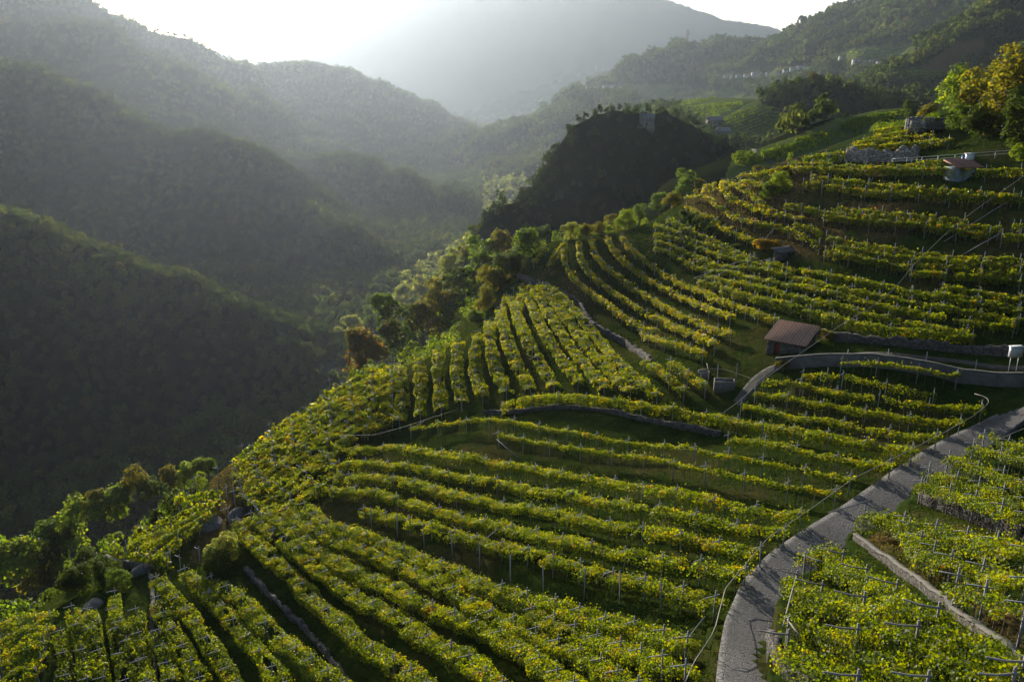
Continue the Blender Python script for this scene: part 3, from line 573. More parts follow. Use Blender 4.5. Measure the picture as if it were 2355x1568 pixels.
def road_mat():
    m, t, o = mat('worn_stone_paving'); p = N(t, 'ShaderNodeBsdfPrincipled'); p.inputs['Roughness'].default_value = .8
    c = ramp(t, noise(t, .28, 10, .8), [(.34, (.045, .044, .044)), (.5, (.085, .084, .088)), (.66, (.135, .13, .13))])
    v = N(t, 'ShaderNodeTexVoronoi', feature='DISTANCE_TO_EDGE'); v.inputs['Scale'].default_value = 3.2; t.links.new(N(t, 'ShaderNodeTexCoord').outputs['Object'], v.inputs[0])
    g = ramp(t, v.outputs[0], [(0, (0, 0, 0)), (.09, (1, 1, 1))]); t.links.new(mixc(t, g, (.045, .045, .04), c), p.inputs['Base Color'])
    b = N(t, 'ShaderNodeBump'); b.inputs['Strength'].default_value = .8; b.inputs['Distance'].default_value = .06; t.links.new(g, b.inputs['Height']); t.links.new(b.outputs[0], p.inputs['Normal'])
    t.links.new(p.outputs[0], o.inputs[0]); return m
M['road'] = road_mat()
M['track'] = simple('gravel_track', [(.3, (.04, .038, .03)), (.7, (.10, .093, .08))], 1.2, .95, .5, 8)
strip('road', ROAD_L, ROAD_R, M['road'], 140, level=True)
strip('path', [(1685,925),(1725,872),(1760,846),(1800,832),(1850,822)], [(1712,925),(1742,885),(1776,858),(1815,842),(1862,830)], M['track'], 40, .05, 4)
strip('track', [(1842,823),(1900,815),(1980,811),(2080,814),(2200,826),(2354,842)], [(1850,829),(1905,822),(1985,818),(2080,821),(2200,834),(2354,852)], M['track'], 60, .06, 3)
strip('lane', [(1728,345),(1733,355),(1745,366),(1772,377)], [(1742,345),(1745,353),(1756,363),(1784,374)], M['track'], 20, .1, 2)
strip('river', [(738,868),(742,850),(752,838)], [(790,872),(776,856),(768,842)], simple('river_gravel', [(.3, (.02, .02, .022)), (.7, (.06, .06, .065))], .2, 1, .2, spec=0), 16, .3, 3, 900)
# ------------------------------------------------------------------ walls
def wall(pts, h, thick, m, label, name='stone_wall', cat='wall', rough=.22, cap=None, group=None, maxr=400, jag=.35):
    P, L = resample(hit(*zip(*pts), rmax=maxr), .45, 8); k = len(P)
    d = np.gradient(P, axis=0)[:, :2]; d /= np.linalg.norm(d, axis=1)[:, None]+1e-9; nrm = np.stack([-d[:, 1], d[:, 0]], -1)
    g = ground(P[:, 0], P[:, 1]); org = P[k//2].copy(); org[2] = g[k//2]
    rows = []
    hs = h*(1 + jag*(vnoise(np.arange(k)*.6, np.zeros(k), 5)-.5)*2)
    for off, zf in [(-.5, -1), (-.47, .33), (-.44, .66), (-.40, 1), (.40, 1), (.44, .5), (.5, -1)]:
        q = P.copy(); q[:, :2] += nrm*thick*off; jit = (RS.rand(k)-.5)*rough; q[:, :2] += nrm*jit[:, None]
        q[:, 2] = g + (hs*zf if zf > 0 else -1.0); rows.append(q)
    V = np.concatenate(rows)-org; F = []
    for j in range(len(rows)-1):
        for i in range(k-1): F.append((j*k+i, j*k+i+1, (j+1)*k+i+1, (j+1)*k+i))
    e = len(rows); F += [(0, k, 2*k, 6*k), (2*k, 3*k, 4*k, 5*k), (2*k, 5*k, 6*k, 6*k)][:2] + [(k-1, 7*k-1, 3*k-1, 2*k-1), (3*k-1, 6*k-1, 5*k-1, 4*k-1)]
    root = link(name, mesh_of(name, V, F, [m]), None, org)
    tag(root, label, cat, group)
    if cap:
        rows = []
        for off, dz in [(-.62, .0), (-.62, .10), (.62, .10), (.62, .0)]:
            q = P.copy(); q[:, :2] += nrm*thick*off; q[:, 2] = g+hs+dz+.003; rows.append(q)
        V = np.concatenate(rows)-org; F = [(j*k+i, j*k+i+1, (j+1)*k+i+1, (j+1)*k+i) for j in range(3) for i in range(k-1)]
        F += [(0, k, 2*k, 3*k), (k-1, 4*k-1, 3*k-1, 2*k-1)]
        link('coping', mesh_of('coping', V, F, [cap]), root)
    return root
G_ = 'dry stone terrace walls'
wall([(1190,640),(1225,652),(1262,665),(1300,682),(1330,700),(1345,728),(1365,752),(1400,775),(1440,795),(1470,815),(1500,842)], .95, .5, M['stone'], 'curved dry stone terrace wall left of the sunlit grass bank', group=G_)
wall([(1870,773),(1930,785),(2000,790),(2080,797),(2180,806),(2280,814),(2354,820)], 1.0, .6, M['stone'], 'long rubble wall running right from the tiled hut', group=G_)
wall([(1110,952),(1180,950),(1280,940),(1380,945),(1480,968),(1570,985),(1660,1000)], .55, .5, M['stone'], 'low grey wall along the footpath below the long hedge of vines', group=G_)
wall([(565,1312),(600,1352),(650,1402),(695,1442),(740,1492),(790,1560),(810,1590)], .55, .45, M['stone'], 'narrow stone wall descending between the two lower left vine plots', group=G_, rough=.4, jag=.6)
wall([(345,1318),(352,1370),(350,1440),(352,1500),(360,1590)], .5, .4, M['stone'], 'straight stone wall running down the lower left corner', group=G_)
wall([(1770,1470),(1782,1520),(1815,1560),(1870,1600)], .7, .5, M['stone'], 'curved stone wall on the inside of the lane bend', group=G_, cap=None)
wall([(1965,1240),(2040,1290),(2110,1345),(2180,1400),(2240,1450),(2300,1500),(2354,1545)], .42, .3, M['stone'], 'long terrace wall with flat coping below the lane at lower right', group=G_, cap=M['cap'], jag=.03, rough=.03)
wall([(2115,1150),(2170,1172),(2240,1200),(2310,1228),(2354,1242)], .9, .6, M['stone'], 'rough boulder wall beneath the vines right of the lane', group=G_)
wall([(1945,366),(1975,372),(2010,372),(2060,370),(2110,366)], 2.0, .7, M['pale_stone'], 'pale rounded rubble wall under the uppermost vine plot', group=G_)
wall([(205,1290),(250,1295),(300,1305),(345,1318)], .9, .5, M['stone'], 'stone wall below the small steep plot at far left', group=G_, jag=.05)
wall([(1640,560),(1700,596),(1740,604),(1790,612)], .7, .5, M['stone'], 'short low wall under the dry bank by the slate shelter', group=G_)
wall([(1780,850),(1830,846),(1880,842),(1950,843),(2040,848),(2140,862),(2240,882),(2354,888)], 1.5, .3, simple('weathered_concrete', [(.3, (.085, .08, .078)), (.7, (.17, .16, .15))], .8, .9, .5, 6), 'curved concrete retaining wall below the grassy track', name='retaining_wall', rough=.01, cap=M['cap'], jag=.02)

for q in ROWQ: build_row(*q[:4], **q[4])
# ------------------------------------------------------------------ trees
PALS = {
 'dark':   ([(0.027,0.048,0.013),(0.043,0.068,0.018),(0.062,0.094,0.022)], [3,3,1]),
 'green':  ([(0.044,0.077,0.018),(0.069,0.119,0.022),(0.106,0.156,0.031)], [2,3,2]),
 'bright': ([(0.088,0.150,0.022),(0.138,0.206,0.031),(0.213,0.237,0.037)], [2,3,2]),
 'olive':  ([(0.062,0.075,0.019),(0.112,0.112,0.025),(0.175,0.144,0.031)], [2,3,2]),
 'golden': ([(.075,.085,.018),(.13,.125,.022),(.17,.14,.025)], [3,3,1]),
 'rust':   ([(.11,.07,.025),(.16,.08,.028),(.09,.10,.025)], [2,2,3]),
 'pale':   ([(0.125,0.163,0.075),(0.188,0.213,0.100),(0.250,0.250,0.112)], [2,3,2])}
def crown_mesh(kind, nf, size, lobes=9, tall=1.0, seed=0, spiky=False):
    rs = np.random.RandomState(seed); L = []
    for i in range(lobes):
        a = rs.rand()*6.28; rr = .78*math.sqrt(rs.rand()); z = (rs.rand()-.42)*1.15*tall
        k = (1.05-abs(z)/(1.3*tall)); L.append((rr*k*math.cos(a), rr*k*math.sin(a), z, .17+.24*rs.rand()))
    L.append((0, 0, .0, .42)); L = np.array(L)
    i = rs.choice(len(L), nf, p=L[:, 3]**2/(L[:, 3]**2).sum()); d = rs.randn(nf, 3); d /= np.linalg.norm(d, axis=1)[:, None]; d[:, 2] = np.where(d[:, 2] < -.5, -d[:, 2], d[:, 2])
    r = L[i, 3]*(.62+.5*rs.rand(nf)**.6+.35*(rs.rand(nf) < .07))
    nz = vnoise(d[:, 0]*3+i*7.1, d[:, 1]*3+d[:, 2]*2, seed); keep = nz > .30
    Pc = L[i, :3]+d*r[:, None]; Pc, d, i = Pc[keep], d[keep], i[keep]; k = len(Pc)
    V, F = cards(Pc, d*.8+rs.randn(k, 3)*.6+np.array([0, 0, .35]), size)
    pal, wt = PALS[kind]; T = pick(pal, k, wt)*(.8+.45*vnoise(i*3.3, i*1.7+seed, 3))[:, None]*(.85+.3*RS.rand(k))[:, None]
    return V, F, T
CR = {}
def near_crown(kind, var, lod):
    key = (kind, var, lod)
    if key not in CR:
        nf, sz = ((5200, .085), (2600, .12), (1300, .17))[lod]
        V, F, T = crown_mesh(kind, nf, sz, 15+var*4, (1.0, 1.25, 1.6)[var % 3], seed=hash((var, lod)) % 999+len(CR)); CR[key] = mesh_of('crown', V, F, [M['crown']], T)
    return CR[key]
tb = MB(); tb.tube([(0,0,-1.2),(.02,0,.5),(.05,.03,1.0)], .075, 7, .045)
for a in (0.3, 1.7, 3.0, 4.4): tb.tube([(.04,.02,.55+.1*a/3),(.25*math.cos(a),.25*math.sin(a),1.0),(.45*math.cos(a),.45*math.sin(a),1.35)], .035, 5, .012)
TRUNK = tb.mesh('trunk', M['bark'])
def tree(x, y, r, kind, label, group=None, var=0, name='tree', cat='tree', dmax=400, lift=.0, tall=1.0, lod=None):
    """x, y: middle of the crown in the photo; r: its radius there"""
    P = hit(x, y+r*.55, 0, dmax, 24)[0]; d = float(np.linalg.norm(P)); R_ = r*d/FD
    root = empty(name, (P[0], P[1], P[2]), rnd.uniform(0, 6.28)); tag(root, label, cat, group)
    lod = (0 if d < 190 else 1 if d < 350 else 2) if lod is None else lod
    hc = R_*(.85+lift)*tall
    c = link('crown', near_crown(kind, var, lod), root, (0, 0, hc)); c.scale = (R_*1.22, R_*1.22, R_*1.15*tall)
    t = link('trunk', TRUNK, root); s_ = hc/1.05; t.scale = (max(.8, s_*.9), max(.8, s_*.9), s_)
    return root
GT = 'trees along the valley edge of the vineyard'
for a in [
 (843,822,50,'rust','reddish brown tree at the left end of the valley edge hedge',0), (822,795,28,'olive','small olive tree behind the reddish brown tree',1), (926,775,46,'dark','dark green broad tree right of the reddish brown tree',2),
 (897,762,22,'rust','small bright red bush in the hedge gap',0), (987,752,44,'olive','olive gold tree in the middle of the valley hedge',1), (1036,740,42,'green','leafy green tree beside the first vines of the fan',0),
 (1117,704,24,'olive','small grey olive bush near the thin vine rows',2), (1099,738,24,'green','low green bush at the vine fan corner',0), (1066,676,42,'dark','large dark tree on the valley edge below the crag',1), (1135,655,38,'golden','golden tree next to the large dark tree',0),
 (1108,622,46,'green','broad green tree uphill of the golden tree',2), (1176,618,36,'dark','dark tree at the foot of the stone terrace wall',0), (1205,580,36,'green','round green tree beside the shoulder terrace',1), (1240,556,26,'dark','small dark tree at the top of the valley hedge',0),
 (1010,700,34,'olive','brownish green tree behind the olive gold tree',2), (1160,575,32,'olive','hazy olive tree behind the round green tree',1), (880,720,30,'green','grey green tree beyond the small red bush',1)]:
    tree(*a[:5], GT, a[5], dmax=260)
GP = 'pale trees lower on the valley slope'
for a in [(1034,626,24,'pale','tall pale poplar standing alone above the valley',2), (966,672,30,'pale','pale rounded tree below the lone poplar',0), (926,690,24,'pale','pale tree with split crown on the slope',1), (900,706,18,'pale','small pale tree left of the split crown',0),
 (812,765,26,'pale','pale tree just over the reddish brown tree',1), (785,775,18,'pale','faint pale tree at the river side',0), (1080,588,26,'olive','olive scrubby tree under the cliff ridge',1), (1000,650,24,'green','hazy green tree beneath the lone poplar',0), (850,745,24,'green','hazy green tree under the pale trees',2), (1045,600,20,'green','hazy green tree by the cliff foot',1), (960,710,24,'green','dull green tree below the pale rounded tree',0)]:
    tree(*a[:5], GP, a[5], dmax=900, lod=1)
GC = 'trees and bushes on the crest of the vineyard'
for a in [(1573,438,27,'green','dark conical tree on the hill crest against the crag',2), (1543,470,20,'olive','pale shrub left of the conical tree',0), (1515,478,22,'green','green shrub low on the crest',1), (1438,516,26,'bright','bright yellow green bush on the crest edge',0), (1405,524,20,'golden','orange tinted bush beside the bright one',1),
 (1350,538,18,'golden','small orange bush above the golden rows',0), (1310,542,20,'pale','pale feathery bush at the crest end',1), (1375,532,16,'olive','small olive bush in the crest line',0), (1470,500,18,'green','small green bush between crest rows',2), (1606,432,14,'olive','little olive bush right of the conical tree',0),
 (1787,434,27,'bright','round bright bush among the knoll rows',0), (1765,452,16,'green','small green bush under the round bright one',1), (1800,404,16,'golden','yellow leafy bush where the top rows begin',0), (1740,400,12,'olive','tiny bush on the dry grass of the knoll',1)]:
    tree(*a[:5], GC, a[5], dmax=240, name='bush' if a[2] < 24 else 'tree', cat='bush' if a[2] < 24 else 'tree')
for i, (x, y, r, nm) in enumerate([(1572,500,12,'uppermost'),(1586,512,12,'second'),(1602,522,12,'third'),(1618,528,12,'fourth'),(1634,536,12,'fifth'),(1650,546,10,'lowest')]):
    tree(x, y, r, 'dark', nm+' dark shrub of the diagonal strip below the yellow rows', 'strip of dark shrubs', i % 3, 'shrub', 'shrub', 240, lod=1)
GL = 'trees at the lower left valley edge'
for a in [(30,1318,60,'bright','golden green tree cut by the left edge of the frame',0), (85,1340,36,'golden','olive tree right of the golden edge tree',1), (180,1218,38,'bright','bright tree at the left end of the steep plot',2), (150,1255,34,'green','green tree below the bright one at left',0), (120,1240,26,'green','small dense tree in the left tree line',1),
 (255,1176,40,'bright','yellow green feathery tree beside the steep plot',0), (226,1165,24,'golden','golden twiggy tree above the feathery one',1), (318,1122,26,'olive','tree with a flat branching top over the dark valley',2), (350,1132,30,'green','loose green tree next to the flat topped one',0), (395,1108,24,'olive','small olive tree behind the steep plot',1),
 (448,1088,26,'bright','leafy tree at the upper end of the steep plot',0), (480,1086,22,'green','green bush near the first dense flank row',1), (425,1112,22,'bright','light green bush over the steep plot',2), (519,1272,34,'pale','silvery willow bush at the foot of the rocky gully',0), (500,1310,30,'dark','dark bush beneath the silvery willow',1),
 (195,1310,34,'dark','dark creeper covered tree below the steep plot wall',0), (140,1300,28,'green','shaded tree left of the creeper covered one',2), (185,1345,34,'dark','dark creeper heap over the shaded corner rows',0), (240,1330,30,'dark','creeper hanging at the right end of the shaded wall',1), (270,1345,24,'green','green creeper beside the straight wall top',2), (120,1350,30,'dark','shaded bush above the bright corner plot',1), (60,1275,24,'bright','small bright crown over the golden edge tree',1), (100,1290,26,'green','mid green tree in the left corner line',0), (285,1150,22,'green','small green tree over the steep plot, left part',1)]:
    tree(*a[:5], GL, a[5], dmax=200)
GR = 'large trees at the upper right'
for a in [(2194,236,36,'bright','feathery light green tree left of the big olive ones',2), (2235,250,34,'green','green tree behind the stone shelter',0), (2262,236,46,'golden','big golden olive tree at upper right',1), (2310,262,60,'olive','largest olive tree against the right edge',2), (2345,190,34,'green','tall green tree at the very right edge',0), (2350,290,44,'dark','dark shaded tree low at the right edge',1),
 (2255,300,34,'dark','dark bush under the golden olive tree',0), (2205,290,24,'green','bush growing around the slate shelter',1), (2130,270,18,'olive','scrub on the grass bank over the shelter',0), (2090,262,16,'dark','small dark tree on the next vineyard hill',1), (1944,268,8,'green','lone round tree on the brow of the next hill',0), (2345,362,18,'bright','vine clad bush by the red tiled building',1),(2380,240,50,'olive','olive crown partly out of frame at right',1)]:
    tree(*a[:5], GR, a[5], dmax=330)
for a in [(1690,575,11,'dark','small dark bush on the dry bank'),(1800,842,14,'olive','low yellowish shrub by the track edge'),(1898,778,14,'olive','round shrub between hut and rubble wall'),(2330,340,14,'green','green tuft of vine over the railing')]:
    tree(*a[:5], None, 0, 'shrub', 'shrub', 240, lod=1)
# heap of golden creeper over the slate shelter
P = hit(1768, 588, 0)[0]
V, F, T = crown_mesh('golden', 3500, .1, 7, .6, 5); o = link('creeper', mesh_of('creeper', V*np.array([4.0, 2.6, 1.8]), F, [M['vine']], T*np.array([1.5, 1.25, .6])), None, P+np.array([0, 0, 1.8])); tag(o, 'heap of golden creeper spread over the little slate shelter', 'creeper')
# ------------------------------------------------------------------ forest
def forest(name, sel, spacing, nf, size, rng, Rm, label=None, seed=1, scrub=False):
    r0, r1 = rng; rs = np.random.RandomState(seed)
    g = np.arange(-r1, r1, spacing); gy = np.arange(60, r1, spacing)
    X, Y = np.meshgrid(g, gy); X = (X+rs.uniform(-.45, .45, X.shape)*spacing).ravel(); Y = (Y+rs.uniform(-.45, .45, Y.shape)*spacing).ravel()
    r = np.hypot(X, Y); a = np.arctan2(X, Y); m = (r > r0) & (r < r1) & (np.abs(a) < math.radians(37)); X, Y, r, a = X[m], Y[m], r[m], a[m]
    ia = np.clip(((a-azf[0])/(azf[1]-azf[0])).astype(int), 0, NA-1); ir = np.clip(((np.log(r)-lr[0])/(lr[1]-lr[0])).astype(int), 0, NR-1)
    ok = ~isnear[ia, ir] & ~clear_m[ia, ir]; ok &= ~((r < 385) & (a > math.radians(3.5)) & (a < math.radians(18)))
    Z = ground(X, Y); el = (Z+14)/r; ok &= el > HOR[ia, np.maximum(ir-2, 0)]
    px, py = project(X, Y, Z)
    if scrub: ok = isnear[ia, ir] & ((Z+.3)/r < HOR[ia, np.maximum(ir-1, 0)]) & ((Z+7)/r > HOR[ia, ir])
    ok &= (py > -60) & (py < 1640) & sel(X, Y, Z, px, py, r)
    X, Y, Z, r, px, py = X[ok], Y[ok], Z[ok], r[ok], px[ok], py[ok]; n_ = len(X)
    tm = [crown_mesh('green', nf, size, 5, (1., 1.3, 1.0, .9, 1.5, 1.1)[k], seed=50+k) for k in range(6)]
    big = vnoise(X/60, Y/60, 21); col = vnoise(X/45, Y/45, 22)*.55+rs.rand(n_)*.45
    Rt = Rm*(.65+.6*rs.rand(n_))*(.8+.4*big)
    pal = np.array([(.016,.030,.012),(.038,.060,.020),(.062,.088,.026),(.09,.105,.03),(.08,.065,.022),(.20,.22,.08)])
    if scrub: pal = np.array([(.05,.085,.018),(.075,.12,.022),(.11,.15,.028),(.16,.175,.032),(.14,.12,.03),(.2,.2,.05)])
    ci = np.digitize(col, [.30, .52, .74, .92]); rust = rs.rand(n_) < .012; ci[(ci == 4) & ~rust] = 3; ci[rust] = 4
    pale = np.zeros(n_, bool)
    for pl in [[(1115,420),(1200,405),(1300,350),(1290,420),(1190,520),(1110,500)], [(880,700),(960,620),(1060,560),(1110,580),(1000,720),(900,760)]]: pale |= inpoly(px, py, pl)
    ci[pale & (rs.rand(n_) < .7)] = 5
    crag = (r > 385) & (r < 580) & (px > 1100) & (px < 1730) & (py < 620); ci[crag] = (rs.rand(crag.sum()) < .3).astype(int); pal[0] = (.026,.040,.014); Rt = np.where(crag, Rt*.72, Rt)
    VV, FF, TT = [], [], []; base = 0; ti = rs.randint(0, 6, n_)
    for k in range(6):
        j = np.where(ti == k)[0]
        if not len(j): continue
        V, F, T = tm[k]; th = rs.rand(len(j))*6.28; c, s = np.cos(th)[:, None], np.sin(th)[:, None]
        vx = V[None, :, 0]*c-V[None, :, 1]*s; vy = V[None, :, 0]*s+V[None, :, 1]*c; R_ = Rt[j][:, None]
        O = np.stack([X[j][:, None]+vx*R_, Y[j][:, None]+vy*R_, Z[j][:, None]+(V[None, :, 2]+.8)*R_*1.15], -1).reshape(-1, 3)
        VV.append(O); FF.append((F[None]+(np.arange(len(j))*len(V))[:, None, None]+base).reshape(-1, 4)); base += len(O)
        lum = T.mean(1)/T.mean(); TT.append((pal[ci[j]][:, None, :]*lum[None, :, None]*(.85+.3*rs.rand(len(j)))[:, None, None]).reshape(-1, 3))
    print('FOREST', name, n_, sum(len(f) for f in FF))
    tag(link(name, mesh_of(name, np.concatenate(VV), np.concatenate(FF), [M['crown' if scrub else 'far']], np.concatenate(TT))), label, 'forest' if not scrub else 'scrub', kind='stuff')
HOR = np.maximum.accumulate(np.concatenate([np.full((NA, 1), -9.), (GZ/RR)[:NA, :-1]], 1), 1)
allp = lambda X, Y, Z, px, py, r: np.ones(X.shape, bool)
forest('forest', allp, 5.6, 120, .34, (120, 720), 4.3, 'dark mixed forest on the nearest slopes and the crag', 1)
forest('forest', allp, 7.5, 70, .42, (720, 1320), 5.2, 'hazy forest covering the middle ridges', 2)
forest('forest', allp, 10.5, 40, .52, (1320, 2050), 6.5, 'pale hazy forest on the farther mountainsides', 3)
forest('forest', allp, 13.5, 26, .60, (2050, 3300), 8.2, 'faint forest on the hills near the church tower', 4)
forest('forest', allp, 27, 22, .62, (3300, 5200), 15, 'barely visible forest on the hazy hills closing the valley', 5)
forest('scrub', lambda X, Y, Z, px, py, r: (r > 85) & (r < 280) & (((px > -60) & (px < 470)) | ((px > 800) & (px < 1330)) | ((px > 1330) & (px < 1480) & (hash2(np.floor(X), np.floor(Y), 4) < .5))), 3.0, 280, .18, (80, 300), 2.3, 'tangled scrub and bushes on the bank dropping to the valley', 9, True)
# ------------------------------------------------------------------ grass tufts on the near hill
def grass():
    n_ = 260000; a = RS.uniform(-.62, .62, n_); r = np.exp(RS.uniform(math.log(34), math.log(215), n_)); X = r*np.sin(a); Y = r*np.cos(a)
    ia = ((a-azf[0])/(azf[1]-azf[0])).astype(int); ir = ((np.log(r)-lr[0])/(lr[1]-lr[0])).astype(int); ok = isnear[ia, ir]
    X, Y, r = X[ok], Y[ok], r[ok]; cv = cov[ia[ok], ir[ok], 0]; Z = ground(X, Y); n_ = len(X)
    px, py = project(X, Y, Z)
    road = inpoly(px, py, [(1640,1600),(1645,1568),(1665,1440),(1700,1365),(1765,1292),(1850,1232),(1940,1172),(2020,1112),(2100,1058),(2200,1004),(2280,962),(2420,880),(2420,935),(2354,978),(2300,1015),(2230,1060),(2150,1122),(2068,1176),(1985,1228),(1915,1280),(1850,1335),(1805,1385),(1776,1440),(1780,1500),(1818,1568),(1830,1600)])
    road |= inpoly(px, py, [(1685,925),(1725,872),(1760,846),(1850,815),(1980,808),(2354,840),(2354,855),(1980,822),(1870,836),(1785,862),(1725,925)])
    X, Y, Z, r, cv = X[~road], Y[~road], Z[~road], r[~road], cv[~road]; n_ = len(X)
    sz = np.maximum(.16, r*.0024)
    Nn = RS.randn(n_, 3)*np.array([1, 1, .25]); V, F = cards(np.stack([X, Y, Z+sz*.3], -1), Nn, sz, .5)
    T = pick([(.025,.042,.009),(.04,.062,.012),(.065,.08,.018),(.10,.085,.035)], n_, [3,3,2,1]); dr = pick([(.16,.12,.05),(.22,.17,.075),(.11,.09,.035)], n_, [1,1,1]); w_ = (RS.rand(n_) < cv)[:, None]
    tag(link('grass', mesh_of('grass', V, F, [M['grass']], np.where(w_, dr, T))), 'short grass and weeds on the terrace banks', 'grass', kind='stuff')
grass()
# ------------------------------------------------------------------ buildings
def hut():
    P = hit(1760, 816, 0)[0]; root = empty('stone_hut', P, math.radians(-40)); tag(root, 'small stone hut with a brown clay tile roof and red door', 'hut')
    W_, D_, H1, H2 = 5.0, 3.7, 2.3, 3.7
    b = MB(); dx0, dx1, dh = 1.0, 1.85, 1.95
    def slab(x0, x1, y0, y1, z0, z1a, z1b):   # top rises from y0 to y1
        b.quadset([(x0,y0,z0),(x1,y0,z0),(x1,y1,z0),(x0,y1,z0),(x0,y0,z1a),(x1,y0,z1a),(x1,y1,z1b),(x0,y1,z1b)], [(0,3,2,1),(4,5,6,7),(0,1,5,4),(1,2,6,5),(2,3,7,6),(3,0,4,7)])
    hz = lambda y: H1+(H2-H1)*y/D_
    slab(0, dx0, 0, .4, -1.5, hz(0), hz(.4)); slab(dx1, W_, 0, .4, -1.5, hz(0), hz(.4)); slab(dx0, dx1, 0, .4, dh, hz(0), hz(.4)); slab(dx0, dx1, 0, .4, -1.5, 0.0, 0.0)
    slab(0, .4, .4, D_-.4, -1.5, hz(.4), hz(D_-.4)); slab(W_-.4, W_, .4, D_-.4, -1.5, hz(.4), hz(D_-.4)); slab(0, W_, D_-.4, D_, -1.5, hz(D_-.4), hz(D_))
    b.build('wall', M['stone'], root)
    d = MB(); d.box(((dx0+dx1)/2, .22, dh/2), (dx1-dx0, .05, dh)); d.build('door', M['door'], root)
    f = MB(); f.box((dx0-.06, .0, dh/2), (.12, .1, dh+.1)); f.box((dx1+.06, .0, dh/2), (.12, .1, dh+.1)); f.build('door_frame', M['cap'], root)
    r = MB(); sl_ = (H2-H1)/D_; ov = .28; nC, nR = 19, 12; x0, x1, y0, y1 = -ov, W_+ov, -ov, D_+ov; cw = (x1-x0)/nC; rw = (y1-y0)/nR
    r.quadset([(x0,y0,H1-ov*sl_+.02),(x1,y0,H1-ov*sl_+.02),(x1,y1,H2+ov*sl_+.02),(x0,y1,H2+ov*sl_+.02),(x0,y0,H1-ov*sl_+.12),(x1,y0,H1-ov*sl_+.12),(x1,y1,H2+ov*sl_+.12),(x0,y1,H2+ov*sl_+.12)], [(0,3,2,1),(4,5,6,7),(0,1,5,4),(1,2,6,5),(2,3,7,6),(3,0,4,7)])
    for i in range(nC):
        for j in range(nR):
            xs = [x0+cw*(i+q) for q in (.06, .25, .5, .75, .94)]; hh = [.0, .07, .10, .07, .0]; ya = y0+rw*j; yb = y0+rw*(j+1.05)
            V = [(x, ya, H1+ya*sl_+.175+h_) for x, h_ in zip(xs, hh)]+[(x, yb, H1+yb*sl_+.13+h_) for x, h_ in zip(xs, hh)]+[(x, ya, H1+ya*sl_+.125) for x in xs]
            r.quadset(V, [(q, q+1, q+6, q+5) for q in range(4)]+[(q+10, q+11, q+1, q) for q in range(4)])
    r.build('roof', M['tile'], root)
hut()
def gable(name, P, rz, w_, d_, h, rh, wm, rm, label, cat, group=None, wins=(), bell=False, ov=.4):
    root = empty(name, P, rz); tag(root, label, cat, group)
    b = MB(); b.box((0, 0, h/2-3), (w_, d_, h+6)); b.quadset([(-w_/2,-d_/2,h),(-w_/2,d_/2,h),(-w_/2,0,h+rh-.01),(-w_/2,0,h+rh-.02),(w_/2,-d_/2,h),(w_/2,d_/2,h),(w_/2,0,h+rh-.01),(w_/2,0,h+rh-.02)], [(0,1,2,3),(4,7,6,5)])
    b.build('wall', wm, root)
    r = MB(); e = ov*rh/(d_/2)
    for s in (-1, 1):
        r.quadset([(-w_/2-ov,s*(d_/2+ov),h-e),(w_/2+ov,s*(d_/2+ov),h-e),(w_/2+ov,0,h+rh),(-w_/2-ov,0,h+rh),(-w_/2-ov,s*(d_/2+ov),h-e+.25),(w_/2+ov,s*(d_/2+ov),h-e+.25),(w_/2+ov,0,h+rh+.25),(-w_/2-ov,0,h+rh+.25)], [(0,1,2,3),(4,7,6,5),(0,4,5,1),(1,5,6,2),(3,7,4,0)])
    r.build('roof', rm, root)
    for (x, z, ww, wh) in wins:
        m = MB(); m.box((x, -d_/2-.02, z), (ww, .12, wh)); m.build('window', M['glass'], root)
    return root
# chapel on the crag
P = hit(1487, 282, 0, 560, 380)[0]
ch = gable('chapel', P+np.array([0, -.5, -1.8]), math.radians(-14), 9.5, 6.5, 5.2, 2.6, M['pale_stone'], M['slate'], 'small pale stone chapel with a bell gable on the crag', 'chapel', None, [(-2.4, 3.4, .6, 1.2), (0.2, 3.4, .6, 1.2), (2.6, 3.4, .6, 1.2), (.2, 1.0, 1.1, 2.0)])
b = MB(); b.box((-4.0, 0, 8.2), (.5, .6, 2.2)); b.box((-2.8, 0, 8.2), (.5, .6, 2.2)); b.box((-3.4, 0, 9.6), (2.0, .8, .6)); b.box((-3.4, 0, 10.3), (1.0, .6, .8), taper=.3); b.build('bell_gable', M['pale_stone'], ch)
b = MB(); b.box((-3.4, 0, 8.5), (.6, .5, .7), taper=.5); b.build('bell', M['darkroof'], ch)
ch.scale = (.82, .82, .82)
b = MB(); b.box((0, -4.0, -1.2), (11, 2.4, 3.2)); b.build('terrace_base', M['pale_stone'], ch)
# church tower on the ridge
P = hit(1580, 84, 0, 3300, 1800)[0]+np.array([0, 0, 5.0]); sc_ = np.linalg.norm(P)/2250
t = empty('church_tower', P, .4); tag(t, 'slender church tower with a pointed spire on the far ridge', 'tower')
b = MB(); b.box((0, 0, 0), (6.5, 6.5, 30)); b.box((0, 0, 15.2), (7.2, 7.2, .6)); b.build('shaft', M['darkroof'], t)
b = MB(); b.box((0, 0, 20.6), (6.8, 6.8, 10.2), taper=.05); b.build('spire', M['slate'], t)
b = MB(); b.box((0, -3.35, 12.3), (1.8, .3, 3.0)); b.build('belfry_opening', M['glass'], t)
b = MB(); b.box((7, 2, 2), (9, 6, 8)); b.build('nave', M['darkroof'], t)
